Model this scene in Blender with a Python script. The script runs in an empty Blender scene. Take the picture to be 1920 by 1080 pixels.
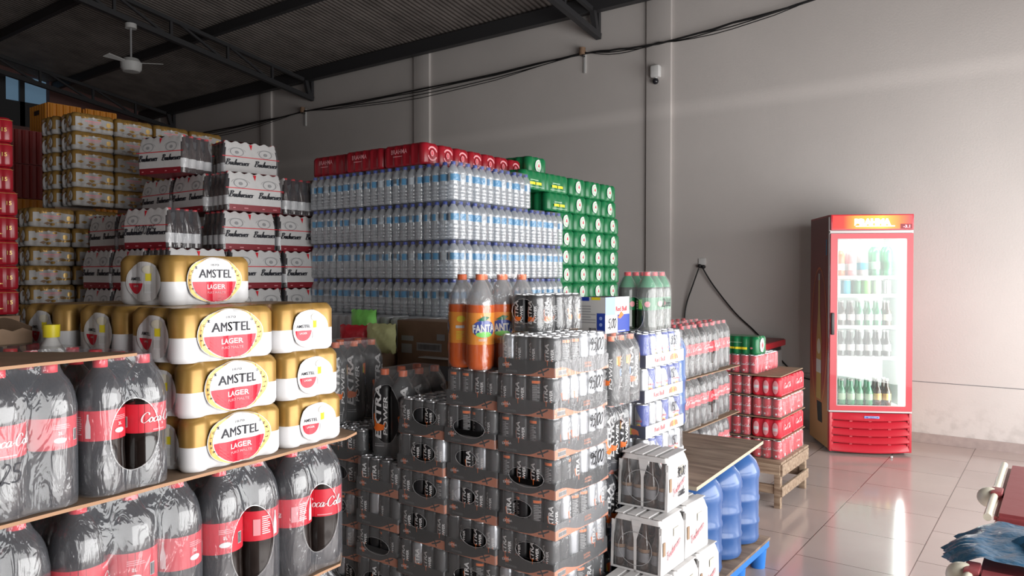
import bpy, bmesh, math, random
from mathutils import Vector, Matrix
random.seed(7)
PI = math.pi
S = bpy.context.scene
COL = S.collection
# ------------------------------------------------------------------ camera, world, light, exposure
YAW = math.radians(36.6); PITCH = math.radians(1.023)
cam = bpy.data.cameras.new('camera'); camo = bpy.data.objects.new('camera', cam); COL.objects.link(camo)
cam.sensor_width = 36; cam.lens = 36 * 1400 / 1920; cam.clip_end = 100; cam.clip_start = 0.02
camo.location = (0, 0, 1.55); camo.rotation_euler = (PI / 2 - PITCH, 0, YAW)
S.camera = camo
W = bpy.data.worlds.new('world'); S.world = W; W.use_nodes = True
W.node_tree.nodes['Background'].inputs[0].default_value = (.80, .88, 1, 1)
W.node_tree.nodes['Background'].inputs[1].default_value = .45
def area(name, loc, rot, sx, sy, power, color=(1, 1, 1)):
    l = bpy.data.lights.new(name, 'AREA'); l.shape = 'RECTANGLE'; l.size = sx; l.size_y = sy
    l.energy = power; l.color = color
    o = bpy.data.objects.new(name, l); COL.objects.link(o); o.location = loc; o.rotation_euler = rot
    return o
# daylight entering through the wide open shopfront at the +X end of the hall
area('shopfront_daylight', (1.75, 3.6, 1.3), (0, math.radians(90), 0), 2.4, 7.4, 400, (1, .985, .965))
# weak unseen fill from behind the viewer, for the -Y faces
area('rear_fill', (-1.0, -3.8, 1.9), (math.radians(90), 0, 0), 3.5, 2.6, 12, (.93, .97, 1))
S.view_settings.view_transform = 'Standard'; S.view_settings.look = 'None'
S.view_settings.gamma = 1; S.view_settings.exposure = 0.0
S.cycles.transparent_max_bounces = 14; S.cycles.max_bounces = 6; S.cycles.diffuse_bounces = 3
S.cycles.glossy_bounces = 3; S.cycles.transmission_bounces = 4
S.cycles.sample_clamp_indirect = 4; S.cycles.caustics_reflective = False; S.cycles.caustics_refractive = False

# ------------------------------------------------------------------ materials
def nodes(m):
    m.use_nodes = True
    return m.node_tree.nodes, m.node_tree.links
def mat(name, c, rough=.5, metal=0.0, spec=.5, noise=0.0, nscale=20, bump=0.0, bscale=40, coat=0.0, emis=None, estr=0, alpha=None):
    m = bpy.data.materials.new(name); N, L = nodes(m); p = N['Principled BSDF']
    p.inputs['Base Color'].default_value = (*c, 1); p.inputs['Roughness'].default_value = rough
    p.inputs['Metallic'].default_value = metal; p.inputs['Specular IOR Level'].default_value = spec
    p.inputs['Coat Weight'].default_value = coat
    if emis: p.inputs['Emission Color'].default_value = (*emis, 1); p.inputs['Emission Strength'].default_value = estr
    if noise or bump:
        tc = N.new('ShaderNodeTexCoord')
    if noise:
        n = N.new('ShaderNodeTexNoise'); n.inputs['Scale'].default_value = nscale; n.inputs['Detail'].default_value = 5
        L.new(tc.outputs['Object'], n.inputs['Vector'])
        r = N.new('ShaderNodeValToRGB')
        r.color_ramp.elements[0].color = (*[max(0, x * (1 - noise)) for x in c], 1)
        r.color_ramp.elements[1].color = (*[min(1, x * (1 + noise)) for x in c], 1)
        r.color_ramp.elements[0].position = .3; r.color_ramp.elements[1].position = .7
        L.new(n.outputs['Fac'], r.inputs['Fac']); L.new(r.outputs['Color'], p.inputs['Base Color'])
    if bump:
        n = N.new('ShaderNodeTexNoise'); n.inputs['Scale'].default_value = bscale; n.inputs['Detail'].default_value = 3
        L.new(tc.outputs['Object'], n.inputs['Vector'])
        b = N.new('ShaderNodeBump'); b.inputs['Strength'].default_value = bump; b.inputs['Distance'].default_value = .01
        L.new(n.outputs['Fac'], b.inputs['Height']); L.new(b.outputs['Normal'], p.inputs['Normal'])
    return m
def film(name, haze=.12, gloss=.25, rough=.12, tint=(.9, .92, .95), bump=.35, scale=(30, 30, 9)):
    """thin clear plastic: mostly transparent, a milky share and a wrinkled shine"""
    m = bpy.data.materials.new(name); N, L = nodes(m); N.remove(N['Principled BSDF']); out = N['Material Output']
    t = N.new('ShaderNodeBsdfTransparent'); d = N.new('ShaderNodeBsdfDiffuse'); g = N.new('ShaderNodeBsdfGlossy')
    d.inputs['Color'].default_value = (*tint, 1); g.inputs['Roughness'].default_value = rough
    tc = N.new('ShaderNodeTexCoord'); mp = N.new('ShaderNodeMapping'); mp.inputs['Scale'].default_value = scale
    n = N.new('ShaderNodeTexNoise'); n.inputs['Scale'].default_value = 1; n.inputs['Detail'].default_value = 3; n.inputs['Distortion'].default_value = 1.2
    L.new(tc.outputs['Object'], mp.inputs['Vector']); L.new(mp.outputs[0], n.inputs['Vector'])
    b = N.new('ShaderNodeBump'); b.inputs['Strength'].default_value = bump; b.inputs['Distance'].default_value = .02
    L.new(n.outputs['Fac'], b.inputs['Height']); L.new(b.outputs['Normal'], g.inputs['Normal'])
    lw = N.new('ShaderNodeLayerWeight'); lw.inputs['Blend'].default_value = .25
    ma = N.new('ShaderNodeMath'); ma.operation = 'MULTIPLY_ADD'; ma.inputs[1].default_value = gloss * 1.6; ma.inputs[2].default_value = gloss * .45
    L.new(lw.outputs['Facing'], ma.inputs[0])
    m1 = N.new('ShaderNodeMixShader'); m1.inputs[0].default_value = haze
    L.new(t.outputs[0], m1.inputs[1]); L.new(d.outputs[0], m1.inputs[2])
    m2 = N.new('ShaderNodeMixShader'); L.new(ma.outputs[0], m2.inputs[0]); L.new(m1.outputs[0], m2.inputs[1]); L.new(g.outputs[0], m2.inputs[2])
    L.new(m2.outputs[0], out.inputs[0])
    return m
def clear(name, tint, fac=.35, gl=.12, rough=.06):
    """coloured clear plastic or glass with a milky body"""
    m = bpy.data.materials.new(name); N, L = nodes(m); N.remove(N['Principled BSDF']); out = N['Material Output']
    t = N.new('ShaderNodeBsdfTransparent'); t.inputs[0].default_value = (*[min(1, x * .5 + .5) for x in tint], 1)
    d = N.new('ShaderNodeBsdfDiffuse'); d.inputs[0].default_value = (*tint, 1)
    g = N.new('ShaderNodeBsdfGlossy'); g.inputs['Roughness'].default_value = rough
    a = N.new('ShaderNodeMixShader'); a.inputs[0].default_value = fac; L.new(t.outputs[0], a.inputs[1]); L.new(d.outputs[0], a.inputs[2])
    lw = N.new('ShaderNodeLayerWeight'); lw.inputs['Blend'].default_value = .3
    ma = N.new('ShaderNodeMath'); ma.operation = 'MULTIPLY_ADD'; ma.inputs[1].default_value = gl * 3; ma.inputs[2].default_value = gl
    L.new(lw.outputs['Facing'], ma.inputs[0])
    b = N.new('ShaderNodeMixShader'); L.new(ma.outputs[0], b.inputs[0]); L.new(a.outputs[0], b.inputs[1]); L.new(g.outputs[0], b.inputs[2])
    L.new(b.outputs[0], out.inputs[0])
    return m
MT = {}
def A(k, *a, **kw): MT[k] = mat(k, *a, **kw)
A('black', (.012, .012, .014), .35); A('ink', (.02, .02, .03), .6); A('white', (.70, .70, .71), .4); A('paper_shaded', (.42, .41, .40), .5, noise=.15, nscale=12)  # last one: darker paper copy, dark-corner shade put into its colour
A('paper', (.66, .65, .645), .55, noise=.04, nscale=30); A('grey', (.35, .35, .36), .5); A('midgrey', (.16, .165, .175), .45)
A('red', (.70, .015, .03), .4); A('cola_red', (.60, .022, .042), .42); A('cap_red', (.72, .03, .05), .35)
A('beer_red', (.62, .005, .03), .32); A('dark_red', (.25, .01, .02), .45); A('brick_red', (.42, .012, .012), .4)
A('gold', (.36, .21, .055), .36, .4, noise=.12, nscale=25); A('brahma_red', (.30, .008, .018), .3); A('gold_print', (.62, .40, .12), .35, .3)
A('can_gold', (.62, .40, .08), .3, .6)
A('alu', (.75, .76, .78), .28, .9); A('cap_blue', (.02, .06, .38), .4); A('label_blue', (.04, .27, .52), .45)
A('blue', (.015, .05, .36), .35); A('pale_blue', (.28, .38, .72), .4); A('cyan', (.02, .45, .62), .4)
A('orange', (.85, .17, .02), .4); A('cap_orange', (.86, .16, .04), .4); A('tray_orange', (.62, .20, .09), .6)
A('soda_orange', (.72, .11, .002), .18, coat=.4); A('label_orange', (.95, .33, .02), .4); A('yellow', (.85, .72, .03), .4)
A('green', (.008, .16, .055), .3); A('light_green', (.25, .75, .15), .4); A('pale_green', (.45, .65, .45), .4)
A('cola', (.010, .006, .005), .13, coat=.5); A('cola2', (.006, .005, .005), .1, coat=.5)
A('can_black', (.02, .021, .024), .3, .3); A('can_silver', (.46, .48, .52), .3, .6)
A('amber', (.035, .014, .006), .1, coat=.6); A('tray_dark', (.055, .055, .058), .6); A('tray_grey', (.22, .22, .235), .6)
A('cardboard', (.30, .20, .13), .8, noise=.12, nscale=18); A('board_edge', (.42, .24, .14), .8)
A('carton_brown', (.26, .16, .10), .8, noise=.1); A('magenta', (.6, .02, .12), .4); A('pink', (.75, .30, .33), .45)
A('cream', (.72, .68, .55), .35); A('maroon', (.27, .055, .06), .42, bump=.15, bscale=15)
A('steel_dark', (.035, .035, .038), .55); A('cable', (.012, .012, .013), .5)
A('bag_blue', (.035, .13, .24), .3, bump=.9, bscale=22); A('jug_blue', (.04, .12, .34), .28, coat=.4)
A('water_label', (.55, .62, .68), .4); A('pallet_blue', (.03, .22, .72), .45); A('shelf_white', (.8, .82, .8), .4); A('grille', (.02, .01, .01), .6)
A('lens', (.02, .02, .025), .15); A('plastic_white', (.75, .75, .74), .4); A('crate_orange', (.60, .22, .01), .5)
A('crate_red', (.22, .012, .01), .5); A('dirty_white', (.60, .60, .59), .5)
A('yellow_pale', (.70, .72, .35), .4)
MT['haze'] = film('haze', .075, .12, .15, (.75, .80, .9), .5); MT['hazeL'] = film('hazeL', .07, .11, .14, scale=(25, 25, 25))
MT['hazeF'] = film('hazeF', .03, .10, .12, scale=(25, 25, 12))
MT['hazeC'] = film('hazeC', .12, .075, .2, scale=(40, 40, 14), bump=.5)
MT['rimfilm'] = film('rimfilm', .25, .3, .2)
MT['water'] = clear('water', (.80, .85, .90), .34, .10, .08)
MT['neck_clear'] = clear('neck_clear', (.75, .75, .76), .30, .12)
MT['green_glass'] = clear('green_glass', (.06, .42, .20), .65, .10)
MT['green_dark'] = mat('green_dark', (.02, .035, .02), .12, coat=.4)
MT['glass'] = clear('glass', (.9, .95, .93), .03, .04, .02)
def wood(name, c1, c2, sc=(2, 30, 30), rough=.7):
    m = bpy.data.materials.new(name); N, L = nodes(m); p = N['Principled BSDF']
    tc = N.new('ShaderNodeTexCoord'); mp = N.new('ShaderNodeMapping'); mp.inputs['Scale'].default_value = sc
    n = N.new('ShaderNodeTexNoise'); n.inputs['Scale'].default_value = 1.5; n.inputs['Detail'].default_value = 8; n.inputs['Distortion'].default_value = .6
    r = N.new('ShaderNodeValToRGB'); r.color_ramp.elements[0].color = (*c1, 1); r.color_ramp.elements[1].color = (*c2, 1)
    r.color_ramp.elements[0].position = .32; r.color_ramp.elements[1].position = .68
    L.new(tc.outputs['Object'], mp.inputs[0]); L.new(mp.outputs[0], n.inputs['Vector']); L.new(n.outputs['Fac'], r.inputs[0])
    L.new(r.outputs[0], p.inputs['Base Color']); p.inputs['Roughness'].default_value = rough
    return m
MT['wood'] = wood('wood', (.20, .13, .085), (.42, .32, .23)); MT['plywood'] = wood('plywood', (.15, .10, .07), (.32, .235, .17), (3, 14, 5))
MT['ply_edge'] = mat('ply_edge', (.50, .42, .32), .7)

# ------------------------------------------------------------------ mesh helpers
def setm(me, keys):
    for k in keys: me.materials.append(MT[k])
def finish(bm, name, keys, smooth=False):
    me = bpy.data.meshes.new(name); bm.to_mesh(me); bm.free(); setm(me, keys)
    if smooth:
        me.polygons.foreach_set('use_smooth', [True] * len(me.polygons))
        try: me.set_sharp_from_angle(angle=math.radians(40))
        except Exception: pass
    return me
def obj(name, me, parent=None, loc=(0, 0, 0), rz=0.0, label=None):
    o = bpy.data.objects.new(name, me); COL.objects.link(o); o.location = loc
    if rz: o.rotation_euler = (0, 0, rz)
    if parent: o.parent = parent
    if label: o['label'] = label
    return o
def tag(o, label, cat, group=None):
    o['label'] = label; o['category'] = cat
    if group: o['group'] = group
    return o
def struct(o): o['kind'] = 'structure'; return o
def box(bm, x0, x1, y0, y1, z0, z1, mi=0):
    v = [bm.verts.new(p) for p in ((x0, y0, z0), (x1, y0, z0), (x1, y1, z0), (x0, y1, z0), (x0, y0, z1), (x1, y0, z1), (x1, y1, z1), (x0, y1, z1))]
    fs = []
    for q in ((0, 3, 2, 1), (4, 5, 6, 7), (0, 1, 5, 4), (1, 2, 6, 5), (2, 3, 7, 6), (3, 0, 4, 7)):
        f = bm.faces.new([v[i] for i in q]); f.material_index = mi; fs.append(f)
    return v, fs
def boxme(name, dims, keys, bev=0.0, mi=0):
    bm = bmesh.new(); box(bm, *dims, mi)
    if bev: bmesh.ops.bevel(bm, geom=bm.edges[:], offset=bev, segments=2, affect='EDGES', profile=.6)
    return finish(bm, name, keys, bool(bev))
def lathe(bm, prof, seg=20, cx=0, cy=0, close=True):
    """prof: (r, z, material)"""
    rings = []
    for r, z, _ in prof:
        if r < 1e-5: rings.append([bm.verts.new((cx, cy, z))])
        else: rings.append([bm.verts.new((cx + r * math.cos(2 * PI * i / seg), cy + r * math.sin(2 * PI * i / seg), z)) for i in range(seg)])
    for k in range(len(prof) - 1):
        a, b = rings[k], rings[k + 1]; mi = prof[k + 1][2]
        for i in range(seg):
            j = (i + 1) % seg
            q = [a[i % len(a)], a[j % len(a)], b[j % len(b)], b[i % len(b)]]
            u = []
            for v in q:
                if v not in u: u.append(v)
            if len(u) > 2:
                f = bm.faces.new(u); f.material_index = mi
def tube(bm, pts, r, seg=6, mi=0):
    pts = [Vector(p) for p in pts]; rings = []
    for i, p in enumerate(pts):
        d = (pts[min(i + 1, len(pts) - 1)] - pts[max(i - 1, 0)]).normalized()
        u = d.orthogonal().normalized() if i == 0 else (rings_u - d * rings_u.dot(d)).normalized()
        rings_u = u; w = d.cross(u)
        rings.append([bm.verts.new(p + (u * math.cos(2 * PI * k / seg) + w * math.sin(2 * PI * k / seg)) * r) for k in range(seg)])
    for a, b in zip(rings, rings[1:]):
        for k in range(seg):
            f = bm.faces.new((a[k], a[(k + 1) % seg], b[(k + 1) % seg], b[k])); f.material_index = mi
    for rg in (rings[0], rings[-1]):
        f = bm.faces.new(rg); f.material_index = mi
def smooth_pts(P, n=5):
    out = []
    for i in range(len(P) - 1):
        p0 = P[max(i - 1, 0)]; p1 = P[i]; p2 = P[i + 1]; p3 = P[min(i + 2, len(P) - 1)]
        for k in range(n):
            t = k / n
            out.append(tuple(.5 * (2 * b + (c - a) * t + (2 * a - 5 * b + 4 * c - d) * t * t + (3 * b - a - 3 * c + d) * t ** 3) for a, b, c, d in zip(p0, p1, p2, p3)))
    out.append(tuple(P[-1])); return out

# ------------------------------------------------------------------ flat artwork that is bent on to a surface
_TX = {}
def textgeo(s, bold=0.0, shear=0.0):
    k = (s, bold, shear)
    if k in _TX: return _TX[k]
    c = bpy.data.curves.new('t', 'FONT'); c.body = s; c.size = 1; c.offset = bold; c.shear = shear; c.resolution_u = 2; c.fill_mode = 'FRONT'
    c.align_x = 'CENTER'
    o = bpy.data.objects.new('t', c); COL.objects.link(o)
    dg = bpy.context.evaluated_depsgraph_get(); me = o.evaluated_get(dg).to_mesh()
    V = [(v.co.x, v.co.y) for v in me.vertices]; Fc = [tuple(p.vertices) for p in me.polygons]
    o.evaluated_get(dg).to_mesh_clear(); bpy.data.objects.remove(o); bpy.data.curves.remove(c)
    x0 = min(v[0] for v in V); x1 = max(v[0] for v in V); y0 = min(v[1] for v in V); y1 = max(v[1] for v in V)
    _TX[k] = ([(v[0] - (x0 + x1) / 2, v[1] - (y0 + y1) / 2) for v in V], Fc, x1 - x0, y1 - y0)
    return _TX[k]
G = {  # cursive strokes, x-height 1
 'C': (1.45, [[(1.3, 1.5), (1.1, 1.95), (.65, 2), (.22, 1.5), (.08, .8), (.3, .1), (.75, -.05), (1.2, .25), (1.45, .6)]]),
 'B': (1.45, [[(.1, 1.6), (.4, 1.95), (.55, 1.8), (.4, 1), (.3, 0)], [(.4, 1.85), (1, 2), (1.2, 1.6), (.9, 1.15), (.5, 1.05), (1.1, .95), (1.3, .5), (1, .05), (.4, 0), (.15, .3)]]),
 'o': (.85, [[(.5, 1), (.2, .9), (.08, .45), (.3, 0), (.62, .1), (.75, .55), (.55, .95), (.45, .8), (.9, .75)]]),
 'c': (.78, [[(.68, .8), (.48, 1), (.2, .8), (.1, .4), (.3, 0), (.6, .1), (.85, .4)]]),
 'a': (1.0, [[(.75, .85), (.45, 1), (.15, .7), (.12, .25), (.35, 0), (.6, .25), (.8, .95), (.72, .3), (.82, 0), (1.05, .3)]]),
 'l': (.6, [[(0, .3), (.35, 1.2), (.5, 1.9), (.3, 2), (.18, 1.4), (.15, .4), (.3, 0), (.6, .3)]]),
 '-': (.55, [[(.05, .5), (.45, .6)]]),
 'u': (1.0, [[(.05, .8), (.2, 1), (.2, .3), (.4, 0), (.65, .25), (.78, 1), (.75, .25), (.9, 0), (1.05, .3)]]),
 'd': (1.0, [[(.7, .85), (.4, 1), (.12, .6), (.2, .05), (.5, .05), (.8, .9), (1.0, 2), (.8, .5), (.85, 0), (1.05, .3)]]),
 'w': (1.25, [[(.05, .9), (.2, 1), (.2, .2), (.4, 0), (.6, .3), (.68, .9), (.7, .2), (.9, 0), (1.1, .5), (1.05, 1), (1.3, .85)]]),
 'e': (.8, [[(.1, .45), (.5, .6), (.6, .9), (.4, 1), (.15, .7), (.15, .2), (.4, 0), (.85, .3)]]),
 'i': (.55, [[(.1, .7), (.25, 1), (.2, .3), (.3, 0), (.6, .3)], [(.3, 1.4), (.34, 1.45)]]),
 's': (.7, [[(.05, .3), (.45, 1), (.6, .5), (.4, 0), (.1, .1)], [(.4, 0), (.75, .3)]]),
 'r': (.7, [[(.1, .8), (.2, 1), (.2, 0)], [(.2, .6), (.45, 1), (.7, .85)]]),
 '9': (1.0, [[(.8, 1.7), (.4, 2), (.1, 1.5), (.4, 1.05), (.8, 1.5), (.85, 1.8), (.75, .8), (.6, 0)]]),
 '5': (1.0, [[(.85, 2), (.3, 1.95)], [(.3, 1.95), (.2, 1.2), (.6, 1.25), (.85, .7), (.6, .1), (.1, .1)]]),
 '0': (1.0, [[(.5, 2), (.15, 1.5), (.12, .6), (.45, 0), (.8, .5), (.8, 1.5), (.5, 2), (.35, 1.8)]]),
 '1': (.6, [[(.1, 1.5), (.4, 2), (.35, 0)]]), ',': (.4, [[(.2, .2), (.05, -.35)]]), '/': (.7, [[(.05, -.1), (.6, 2)]]),
 '2': (1.0, [[(.1, 1.6), (.5, 2), (.8, 1.5), (.1, .05), (.4, .2), (.95, 0)]]), '3': (.9, [[(.1, 1.8), (.6, 2), (.7, 1.5), (.3, 1.1), (.75, .8), (.6, .1), (.1, .1)]]),
 '6': (.9, [[(.7, 2), (.2, 1.2), (.15, .4), (.5, 0), (.8, .5), (.5, .95), (.2, .6)]]), 'L': (.9, [[(.4, 2), (.2, .1), (.85, .1)]]), ' ': (.6, []),
 '8': (.9, [[(.6, 1.9), (.2, 1.7), (.6, 1), (.7, .3), (.35, 0), (.15, .4), (.6, 1.2), (.7, 1.8), (.5, 2)]]),
}
class Art:
    def __init__(s): s.bm = bmesh.new(); s.keys = []
    def mi(s, k):
        if k not in s.keys: s.keys.append(k)
        return s.keys.index(k)
    def poly(s, P, k, ly=1):
        f = s.bm.faces.new([s.bm.verts.new((x, y, ly)) for x, y in P]); f.material_index = s.mi(k)
        if len(P) > 4: bmesh.ops.triangulate(s.bm, faces=[f])
    def rect(s, x0, x1, y0, y1, k, ly=1): s.poly([(x0, y0), (x1, y0), (x1, y1), (x0, y1)], k, ly)
    def ell(s, cx, cy, a, b, k, ly=1, lo=-9, hi=9, n=36):
        P = []
        for i in range(n):
            y = cy + b * math.sin(2 * PI * i / n); x = cx + a * math.cos(2 * PI * i / n)
            if y > hi: x = cx + math.copysign(a * math.sqrt(max(0, 1 - ((hi - cy) / b) ** 2)), x - cx + 1e-9) if False else x; y = hi
            if y < lo: y = lo
            P.append((x, y))
        if lo > -9 or hi < 9:
            Q = []
            for p in P:
                if not Q or (abs(p[0] - Q[-1][0]) + abs(p[1] - Q[-1][1])) > 1e-6: Q.append(p)
            P = Q
        s.poly(P, k, ly)
    def half(s, cx, cy, a, b, k, ly, ycut, lower=True, n=30):
        t = math.asin(max(-1, min(1, (ycut - cy) / b)))
        a0, a1 = (PI - t, 2 * PI + t) if lower else (t, PI - t)
        s.poly([(cx + a * math.cos(a0 + (a1 - a0) * i / n), cy + b * math.sin(a0 + (a1 - a0) * i / n)) for i in range(n + 1)], k, ly)
    def ring(s, cx, cy, a, b, w, k, ly=1, n=36, a0=0, a1=2 * PI):
        for i in range(n):
            t, u = a0 + (a1 - a0) * i / n, a0 + (a1 - a0) * (i + 1) / n
            s.poly([(cx + a * math.cos(t), cy + b * math.sin(t)), (cx + a * math.cos(u), cy + b * math.sin(u)),
                    (cx + (a - w) * math.cos(u), cy + (b - w) * math.sin(u)), (cx + (a - w) * math.cos(t), cy + (b - w) * math.sin(t))], k, ly)
    def text(s, t, cx, cy, h, k, ly=2, w=None, rot=0.0, bold=.015, shear=0.0):
        V, Fc, tw, th = textgeo(t, bold, shear); sy = h / th; sx = (w / tw) if w else sy
        c, n = math.cos(rot), math.sin(rot); m = s.mi(k)
        vs = [s.bm.verts.new((cx + x * sx * c - y * sy * n, cy + x * sx * n + y * sy * c, ly)) for x, y in V]
        for f in Fc:
            try: s.bm.faces.new([vs[i] for i in f]).material_index = m
            except ValueError: pass
    def stroke(s, P, wd, k, ly=2, cal=False):
        m = s.mi(k); P = smooth_pts(P, 4); pr = None
        for i, p in enumerate(P):
            a = P[max(i - 1, 0)]; b = P[min(i + 1, len(P) - 1)]; dx, dy = b[0] - a[0], b[1] - a[1]; l = math.hypot(dx, dy) or 1e-9
            w = wd * (.35 + .85 * abs(dy / l)) if cal else wd
            nx, ny = (w, 0) if cal and abs(dy) > .25 * l else (-dy / l * w, dx / l * w)
            if cal and nx * -dy < 0: nx = -nx
            q = (s.bm.verts.new((p[0] + nx, p[1] + ny, ly)), s.bm.verts.new((p[0] - nx, p[1] - ny, ly)))
            if pr: s.bm.faces.new((pr[0], q[0], q[1], pr[1])).material_index = m
            pr = q
    def script(s, t, cx, cy, xh, k, ly=2, wd=.13, slant=.25, rot=0.0, cal=True, jit=0):
        w = sum(G[c][0] for c in t); x = -w / 2; cr, sr = math.cos(rot), math.sin(rot)
        for ch in t:
            for st in G[ch][1]:
                Q = []
                for px, py in st:
                    X = (x + px + slant * py + random.uniform(-jit, jit)) * xh; Y = (py - .8 + random.uniform(-jit, jit)) * xh
                    Q.append((cx + X * cr - Y * sr, cy + X * sr + Y * cr))
                s.stroke(Q, wd * xh, k, ly, cal)
            x += G[ch][0]
    def lines(s, x0, x1, y0, y1, n, k, ly=2):
        h = (y1 - y0) / n
        for i in range(n): s.rect(x0, x1 - (x1 - x0) * random.choice((0, .08, .3)), y0 + h * i, y0 + h * (i + .45), k, ly)
    def barcode(s, x0, x1, y0, y1, ly=2):
        s.rect(x0, x1, y0, y1, 'white', ly); x = x0 + .001
        while x < x1 - .0015:
            w = random.uniform(.0005, .0015); s.rect(x, x + w, y0 + .001, y1 - .001, 'black', ly + 1); x += w + random.uniform(.0006, .0014)
    def mesh(s, fn, name='art', dx=.008, into=None, dy=0):
        bm = s.bm; bm.verts.ensure_lookup_table()
        if dy:
            y = dy
            while y < .4:
                bmesh.ops.bisect_plane(bm, geom=bm.verts[:] + bm.edges[:] + bm.faces[:], plane_co=(0, y, 0), plane_no=(0, 1, 0)); y += dy
        if dx and bm.verts:
            x0 = min(v.co.x for v in bm.verts); x1 = max(v.co.x for v in bm.verts); x = x0 + dx
            while x < x1:
                bmesh.ops.bisect_plane(bm, geom=bm.verts[:] + bm.edges[:] + bm.faces[:], plane_co=(x, 0, 0), plane_no=(1, 0, 0)); x += dx
        V = [fn(v.co.x, v.co.y, v.co.z * .0007) for v in bm.verts]
        for i, v in enumerate(bm.verts): v.index = i
        F = [([v.index for v in f.verts], f.material_index) for f in bm.faces]
        keys = s.keys; bm.free()
        if into is None:
            me = bpy.data.meshes.new(name); me.from_pydata(V, [], [f for f, _ in F]); setm(me, keys)
            me.polygons.foreach_set('material_index', [m for _, m in F]); return me
        tbm, tkeys = into
        mp = []
        for k in keys:
            if k not in tkeys: tkeys.append(k)
            mp.append(tkeys.index(k))
        vs = [tbm.verts.new(p) for p in V]
        for f, m in F:
            try: tbm.faces.new([vs[i] for i in f]).material_index = mp[m]
            except ValueError: pass
def cyl(R, a0=-PI / 2):
    """artwork x runs round the bottle to the right, centred on angle a0 (-90 deg: the -Y side)"""
    return lambda x, y, l: ((R + l) * math.cos(a0 + x / R), (R + l) * math.sin(a0 + x / R), y)
def flat(k, H, off=None):
    """face k of a pack (0:-Y 1:+X 2:+Y 3:-X) at distance H from its centre"""
    c, s = [(1, 0), (0, 1), (-1, 0), (0, -1)][k]
    def fn(x, y, l):
        d = -(H + l + (off(x) if off else 0)); return (x * c - d * s, x * s + d * c, y)
    return fn

# ------------------------------------------------------------------ cans, bottles
def can_mesh(name, r, h, body, art=None, seg=20, lid='alu', low=None, lowz=0):
    bm = bmesh.new(); keys = [body, lid, low or body]
    P = [(0, .004, 1), (r * .72, .002, 1), (r * .78, 0, 1), (r * .97, .010, 2), (r, .016, 2)]
    if low: P += [(r, lowz, 2)]
    P += [(r, h - .016, 0), (r * .98, h - .011, 0), (r * .84, h - .0035, 0), (r * .85, h, 1), (r * .80, h, 1), (r * .78, h - .004, 1), (0, h - .004, 1)]
    lathe(bm, P, seg)
    if art: art.mesh(cyl(r), into=(bm, keys), dx=.006)
    return finish(bm, name, keys, True)
def extra_art(r, h, w=.0, big=1.0):
    a = Art(); z = h * .52
    a.text('EXTRA', -.004 * big, z, .017 * big * (r / .0295), 'white', 2, w=h * .62, rot=PI / 2, bold=.03, shear=.15)
    a.text('POWER', .016 * big * (r / .0295), z - h * .05, .010 * big * (r / .0295), 'white', 2, w=h * .45, rot=PI / 2, bold=.02, shear=.15)
    q = r / .0295; zz = h * .34
    a.poly([(-.016 * q, zz - .004), (-.004 * q, zz + .010 * q), (.012 * q, zz + .006 * q), (.017 * q, zz + .014 * q), (.012 * q, zz - .006 * q), (-.006 * q, zz - .010 * q)], 'orange', 3)
    a.poly([(-.018 * q, zz + .030 * q), (-.013 * q, zz + .034 * q), (-.006 * q, zz + .004 * q), (-.012 * q, zz)], 'orange', 1)
    a.rect(-.013 * q, .013 * q, h * .12, h * .13, 'grey', 1); a.rect(-.013 * q, .013 * q, h * .145, h * .15, 'grey', 1)
    return a
def back_art(r, h):
    a = Art(); a.lines(-.014, .012, h * .3, h * .8, 12, 'grey', 1); a.rect(-.016, .014, h * .83, h * .9, 'orange', 1)
    return a
XR, XH = .0295, .134
CAN_X = [can_mesh('energy_can', XR, XH, 'can_black', extra_art(XR, XH)), can_mesh('energy_can', XR, XH, 'can_black', back_art(XR, XH)),
         can_mesh('energy_can', XR, XH, 'can_silver', extra_art(XR, XH)), can_mesh('energy_can', XR, XH, 'can_silver')]
def bull_art(r, h):
    a = Art()
    a.poly([(-.03, h * .1), (.0, h * .1), (.012, h * .55), (-.018, h * .9), (-.04, h * .9)], 'can_silver', 1)
    a.text('RedBull', -.002, h * .5, .008, 'red', 3, w=.03, bold=.02); a.ell(0, h * .36, .010, .007, 'yellow', 2); a.ell(.003, h * .35, .009, .004, 'red', 3)
    return a
BR, BH = .0295, .134
CAN_B = [can_mesh('energy_can', BR * .97, BH, 'blue', bull_art(BR * .97, BH)), can_mesh('energy_can', BR * .97, BH, 'pale_blue', bull_art(BR * .97, BH))]
def cola_can_art(r, h):
    a = Art(); a.script('Coca-Cola', 0, h * .52, .0088, 'white', 2); a.rect(-.012, .0, h * .12, h * .22, 'white', 1); a.lines(.006, .02, h * .1, h * .3, 5, 'pink', 1)
    return a
CAN_C = [can_mesh('cola_can', .0325, .122, 'cola_red', cola_can_art(.0325, .122))]
CAN_C.append(can_mesh('cola_can', .0325, .122, 'cola_red', (lambda a: (a.lines(-.02, .02, .03, .10, 9, 'pink', 1), a.rect(-.008, .012, .012, .03, 'white', 2), a)[-1])(Art())))

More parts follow.
